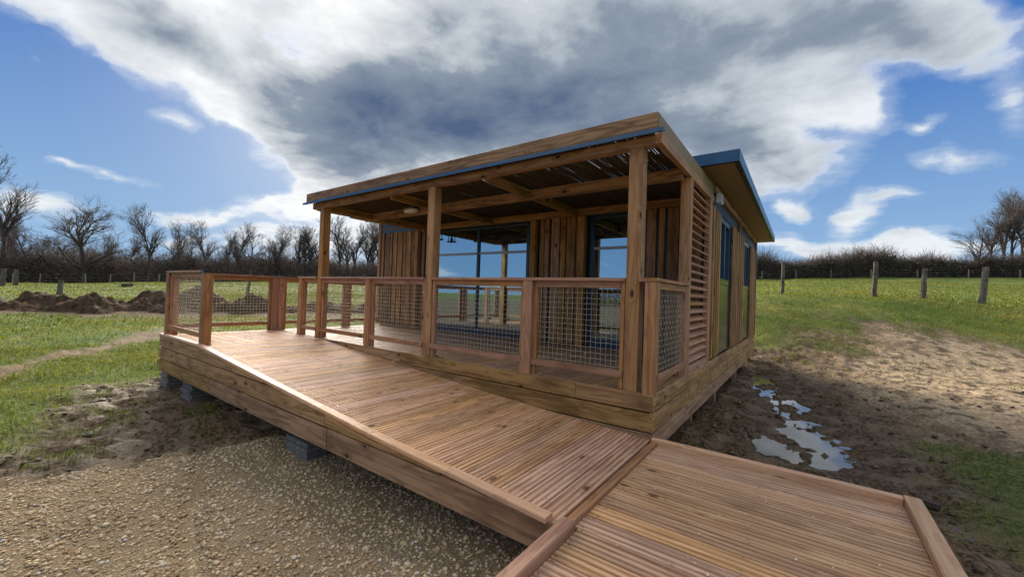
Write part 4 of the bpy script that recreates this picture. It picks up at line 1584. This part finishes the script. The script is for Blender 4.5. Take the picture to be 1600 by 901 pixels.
for q in range(17):
    u = -15 + q * 37 + random.uniform(-10, 10)
    x, y = at(u, 72 + random.uniform(0, 9))
    tree(random.choice((1, 1, 4)), x, y, random.uniform(0.75, 1.02), random.uniform(0, 6), 'small bare tree rising out of the wood edge scrub', GL)
GR = 'bare trees at the end of the hedge'
for k, u, d, s, r in [(4, 1525, 60, 0.72, 0.5), (1, 1548, 62, 0.88, 2.0), (1, 1566, 61, 0.98, 1.2), (1, 1585, 60, 1.06, 3.1), (1, 1600, 62, 1.02, 4.0)]:
    x, y = at(u, d)
    tree(k, x, y, s, r, 'bare upright tree in the clump where the dark hedge ends', GR)


def scrub(name, path, depth, hgt, n, seed, leaf, label=None, cat=None, kind=None, r0=0.016, top=1.0):
    """thicket of bare sticks (and dark leaf clumps) along a path"""
    r = np.random.default_rng(seed)
    P = np.array(path, float)
    sl_ = np.linalg.norm(np.diff(P, axis=0), axis=1)
    cum = np.concatenate([[0], np.cumsum(sl_)])
    s = r.uniform(0, cum[-1], n)
    i = np.clip(np.searchsorted(cum, s) - 1, 0, len(sl_) - 1)
    f = (s - cum[i]) / sl_[i]
    base = P[i] + (P[i + 1] - P[i]) * f[:, None]
    dirn = (P[i + 1] - P[i]) / sl_[i][:, None]
    nrm = np.stack([-dirn[:, 1], dirn[:, 0]], -1)
    w = r.uniform(-0.5, 0.5, n) * depth
    xy = base + nrm * w[:, None]
    hh = hgt * (0.55 + 0.75 * fbm(s * 0.12, s * 0 + seed, 3, seed)) * (0.8 + 0.4 * fbm(s * 0.9, s * 0 + 3.3, 2, seed + 1))
    z = base_z(xy[:, 0], xy[:, 1])
    v0 = r.random(n) ** 1.15
    p0 = np.stack([xy[:, 0], xy[:, 1], z - 0.2 + v0 * hh * 0.80], -1)
    L = r.uniform(0.35, 1.0, n) * np.minimum(2.6, hh * 0.55)
    dv = np.stack([r.normal(0, 0.55, n), r.normal(0, 0.55, n), r.uniform(0.15, 1.0, n)], -1)
    dv /= np.linalg.norm(dv, axis=1, keepdims=True)
    p1 = p0 + dv * L[:, None]
    rr = r0 * r.uniform(0.5, 1.5, n)
    V, F = tubes(np.concatenate([p0, p1, rr[:, None], rr[:, None] * 0.5], 1), 3)
    o = newobj(name, np_mesh(name, V, F, M_STICK))
    prop(o, label, cat, None, kind)
    m_ = leaf
    if m_:
        j = r.integers(0, n, m_)
        c = p0[j] + r.normal(0, 0.35, (m_, 3))
        c[:, 2] = z[j] + r.random(m_) ** 1.2 * hh[j] * 0.72 * top
        q = r.uniform(0.07, 0.24, (m_, 1))
        a1 = r.normal(0, 1, (m_, 3))
        a1 /= np.linalg.norm(a1, axis=1, keepdims=True)
        a2 = np.cross(a1, r.normal(0, 1, (m_, 3)))
        a2 /= np.linalg.norm(a2, axis=1, keepdims=True)
        V = np.stack([c - a1 * q, c + a2 * q * 0.7, c + a1 * q, c - a2 * q * 0.7], 1).reshape(-1, 3)
        F = np.arange(m_ * 4).reshape(-1, 4)
        me = np_mesh('foliage', V, F, M_LEAF)
        f_ = newobj('foliage', me, o)
        f_['kind'] = 'stuff'
    return o


wood_path = [at(u, d) for u, d in [(-260, 54), (-80, 58), (60, 66), (200, 70), (330, 74), (460, 78), (620, 82), (760, 84)]]
scrub('woodland', wood_path, 13.0, 5.6, 46000, 31, 15000, kind='stuff', r0=0.022, top=1.05)
scrub('woodland', [(p[0] * 1.0 - 5, p[1] + 9) for p in wood_path], 10.0, 7.0, 16000, 33, 9000, kind='stuff', r0=0.024)
hp = [at(u, d) for u, d in [(1080, 63), (1200, 62), (1320, 61.5), (1420, 61), (1520, 60), (1640, 58), (1800, 56)]]
scrub('hedge', hp, 3.2, 3.9, 32000, 35, 30000, 'long dark unclipped hedge with bare twigs along the top of the field', 'hedge', r0=0.016, top=0.95)
# wood on the far side of the field, behind where the picture is taken from
scrub('woodland', [(-40, -62), (-10, -66), (20, -60), (48, -40), (62, -10), (64, 20)], 9.0, 5.0, 14000, 37, 16000, kind='stuff', r0=0.03)

# ------------------------------------------------------------------ fences
def wire_fence(pts, hgt, label, wires, lean=0.02, w=0.10):
    x, y = pts[0]
    th = thing('wire_fence', (x, y, gz1(x, y)), label, 'fence', 'post and wire fences round the field')
    tops = []
    for x, y in pts:
        g = gz1(x, y)
        h = hgt * random.uniform(0.92, 1.08)
        tx_, ty_ = random.gauss(0, lean), random.gauss(0, lean)
        beam('post', (x, y, g - 0.25), (x + tx_ * h, y + ty_ * h, g + h), w, w, M_PALEPOST, th, up=(0, 1, 0))
        tops.append((x, y, g, h, tx_, ty_))
    for f in wires:
        segs = []
        for a, b in zip(tops[:-1], tops[1:]):
            pa = (a[0] + a[4] * f, a[1] + a[5] * f, a[2] + f * a[3])
            pb = (b[0] + b[4] * f, b[1] + b[5] * f, b[2] + f * b[3])
            segs.append((*pa, *pb, 0.008, 0.008))
        V, F = tubes(segs, 3)
        newobj('wire', np_mesh('wire', V, F, M_FWIRE), th)


wire_fence([at(u, d) for u, d in [(20, 48), (62, 49), (134, 53), (172, 54), (210, 55), (248, 57), (290, 59), (335, 61), (385, 63), (440, 65), (500, 67), (570, 69)]],
           1.25, 'thin post and wire fence in front of the bare wood', (0.95, 0.6, 0.3), 0.02, 0.11)
wire_fence([at(u, d) for u, d in [(1150, 58), (1190, 58), (1243, 58), (1298, 57.5), (1360, 57), (1433, 56.5), (1513, 56), (1594, 55), (1690, 54)]],
           1.25, 'thin post and wire fence in front of the long dark hedge', (0.95, 0.6, 0.3), 0.02, 0.11)


def old_post(u, d, h, w, tx_, ty_, label, seed):
    x, y = at(u, d)
    g = gz1(x, y)
    r = random.Random(seed)
    n, k = 7, 9
    V = []
    for i in range(n):
        f = i / (n - 1)
        cx_, cy_ = x + tx_ * f * h + r.gauss(0, .010), y + ty_ * f * h + r.gauss(0, .010)
        for j in range(k):
            a = 2 * math.pi * j / k
            rr = w * 0.5 * (1.08 - 0.16 * f) * (1 + 0.16 * math.sin(3 * a + seed)) * r.uniform(0.93, 1.07)
            V.append((cx_ + rr * math.cos(a), cy_ + rr * math.sin(a), g - 0.25 + (h + 0.25) * f + (r.uniform(-.02, .03) if i == n - 1 else 0)))
    F = []
    for i in range(n - 1):
        for j in range(k):
            q = (j + 1) % k
            F.append((i * k + j, i * k + q, (i + 1) * k + q, (i + 1) * k + j))
    F.append(tuple((n - 1) * k + j for j in range(k)))
    V = [(v[0] - x, v[1] - y, v[2] - g) for v in V]
    o = newobj('fence_post', mesh('fence_post', V, F, M_GREY), None, Matrix.Translation((x, y, g)))
    prop(o, label, 'post', 'old grey field posts')


old_post(1222, 17.8, 1.42, 0.13, 0.02, 0.05, 'thin weathered post standing beside the cabin corner in the grass', 1)
old_post(1365, 17.2, 1.48, 0.17, 0.03, 0.05, 'tall weathered grey post leaning slightly on the grass bank', 2)
old_post(1443, 16.8, 1.26, 0.17, 0.02, 0.03, 'short upright weathered post with a flat sawn top', 3)
old_post(1533, 16.4, 1.46, 0.20, 0.11, 0.09, 'stout pale post leaning strongly over the grass bank', 4)
old_post(93, 27.0, 1.05, 0.24, 0.02, 0.06, 'stubby forked dark post on the long earth heap', 5)
old_post(97, 27.3, 0.95, 0.16, 0.10, 0.0, 'split dark stump leaning against the stubby post', 6)
old_post(387, 30.0, 1.75, 0.20, 0.03, 0.10, 'tall grey post standing in the meadow behind the landing railing', 7)
old_post(4, 36, 1.55, 0.34, 0.0, 0.02, 'thick pale gate post at the field corner', 8)
old_post(24, 37, 1.45, 0.30, 0.0, 0.02, 'second pale gate post beside the thick gate post', 9)

x, y = at(199, 38.5)
g = gz1(x, y)
lg = thing('log', (x, y, g), 'short dark log lying alone in the far meadow', 'log')
segs = [(-0.42, 0, 0.15, 0.42, 0.0, 0.16, 0.17, 0.16)]
V, F = tubes(segs, 10)
V = list(map(tuple, V))
F = [tuple(f) for f in F] + [tuple(range(9, -1, -1)), tuple(range(10, 20))]
newobj('log_trunk', mesh('log_trunk', V, F, M_BARK), lg, Matrix.Translation((x, y, g)) @ Matrix.Rotation(rad(42), 4, 'Z'))
segs = [(0.1, 0.08, 0.2, 0.2, 0.2, 0.40, 0.05, 0.035)]
V, F = tubes(segs, 7)
newobj('branch_stub', np_mesh('branch_stub', V, F, M_BARK), lg, Matrix.Translation((x, y, g)) @ Matrix.Rotation(rad(42), 4, 'Z'))
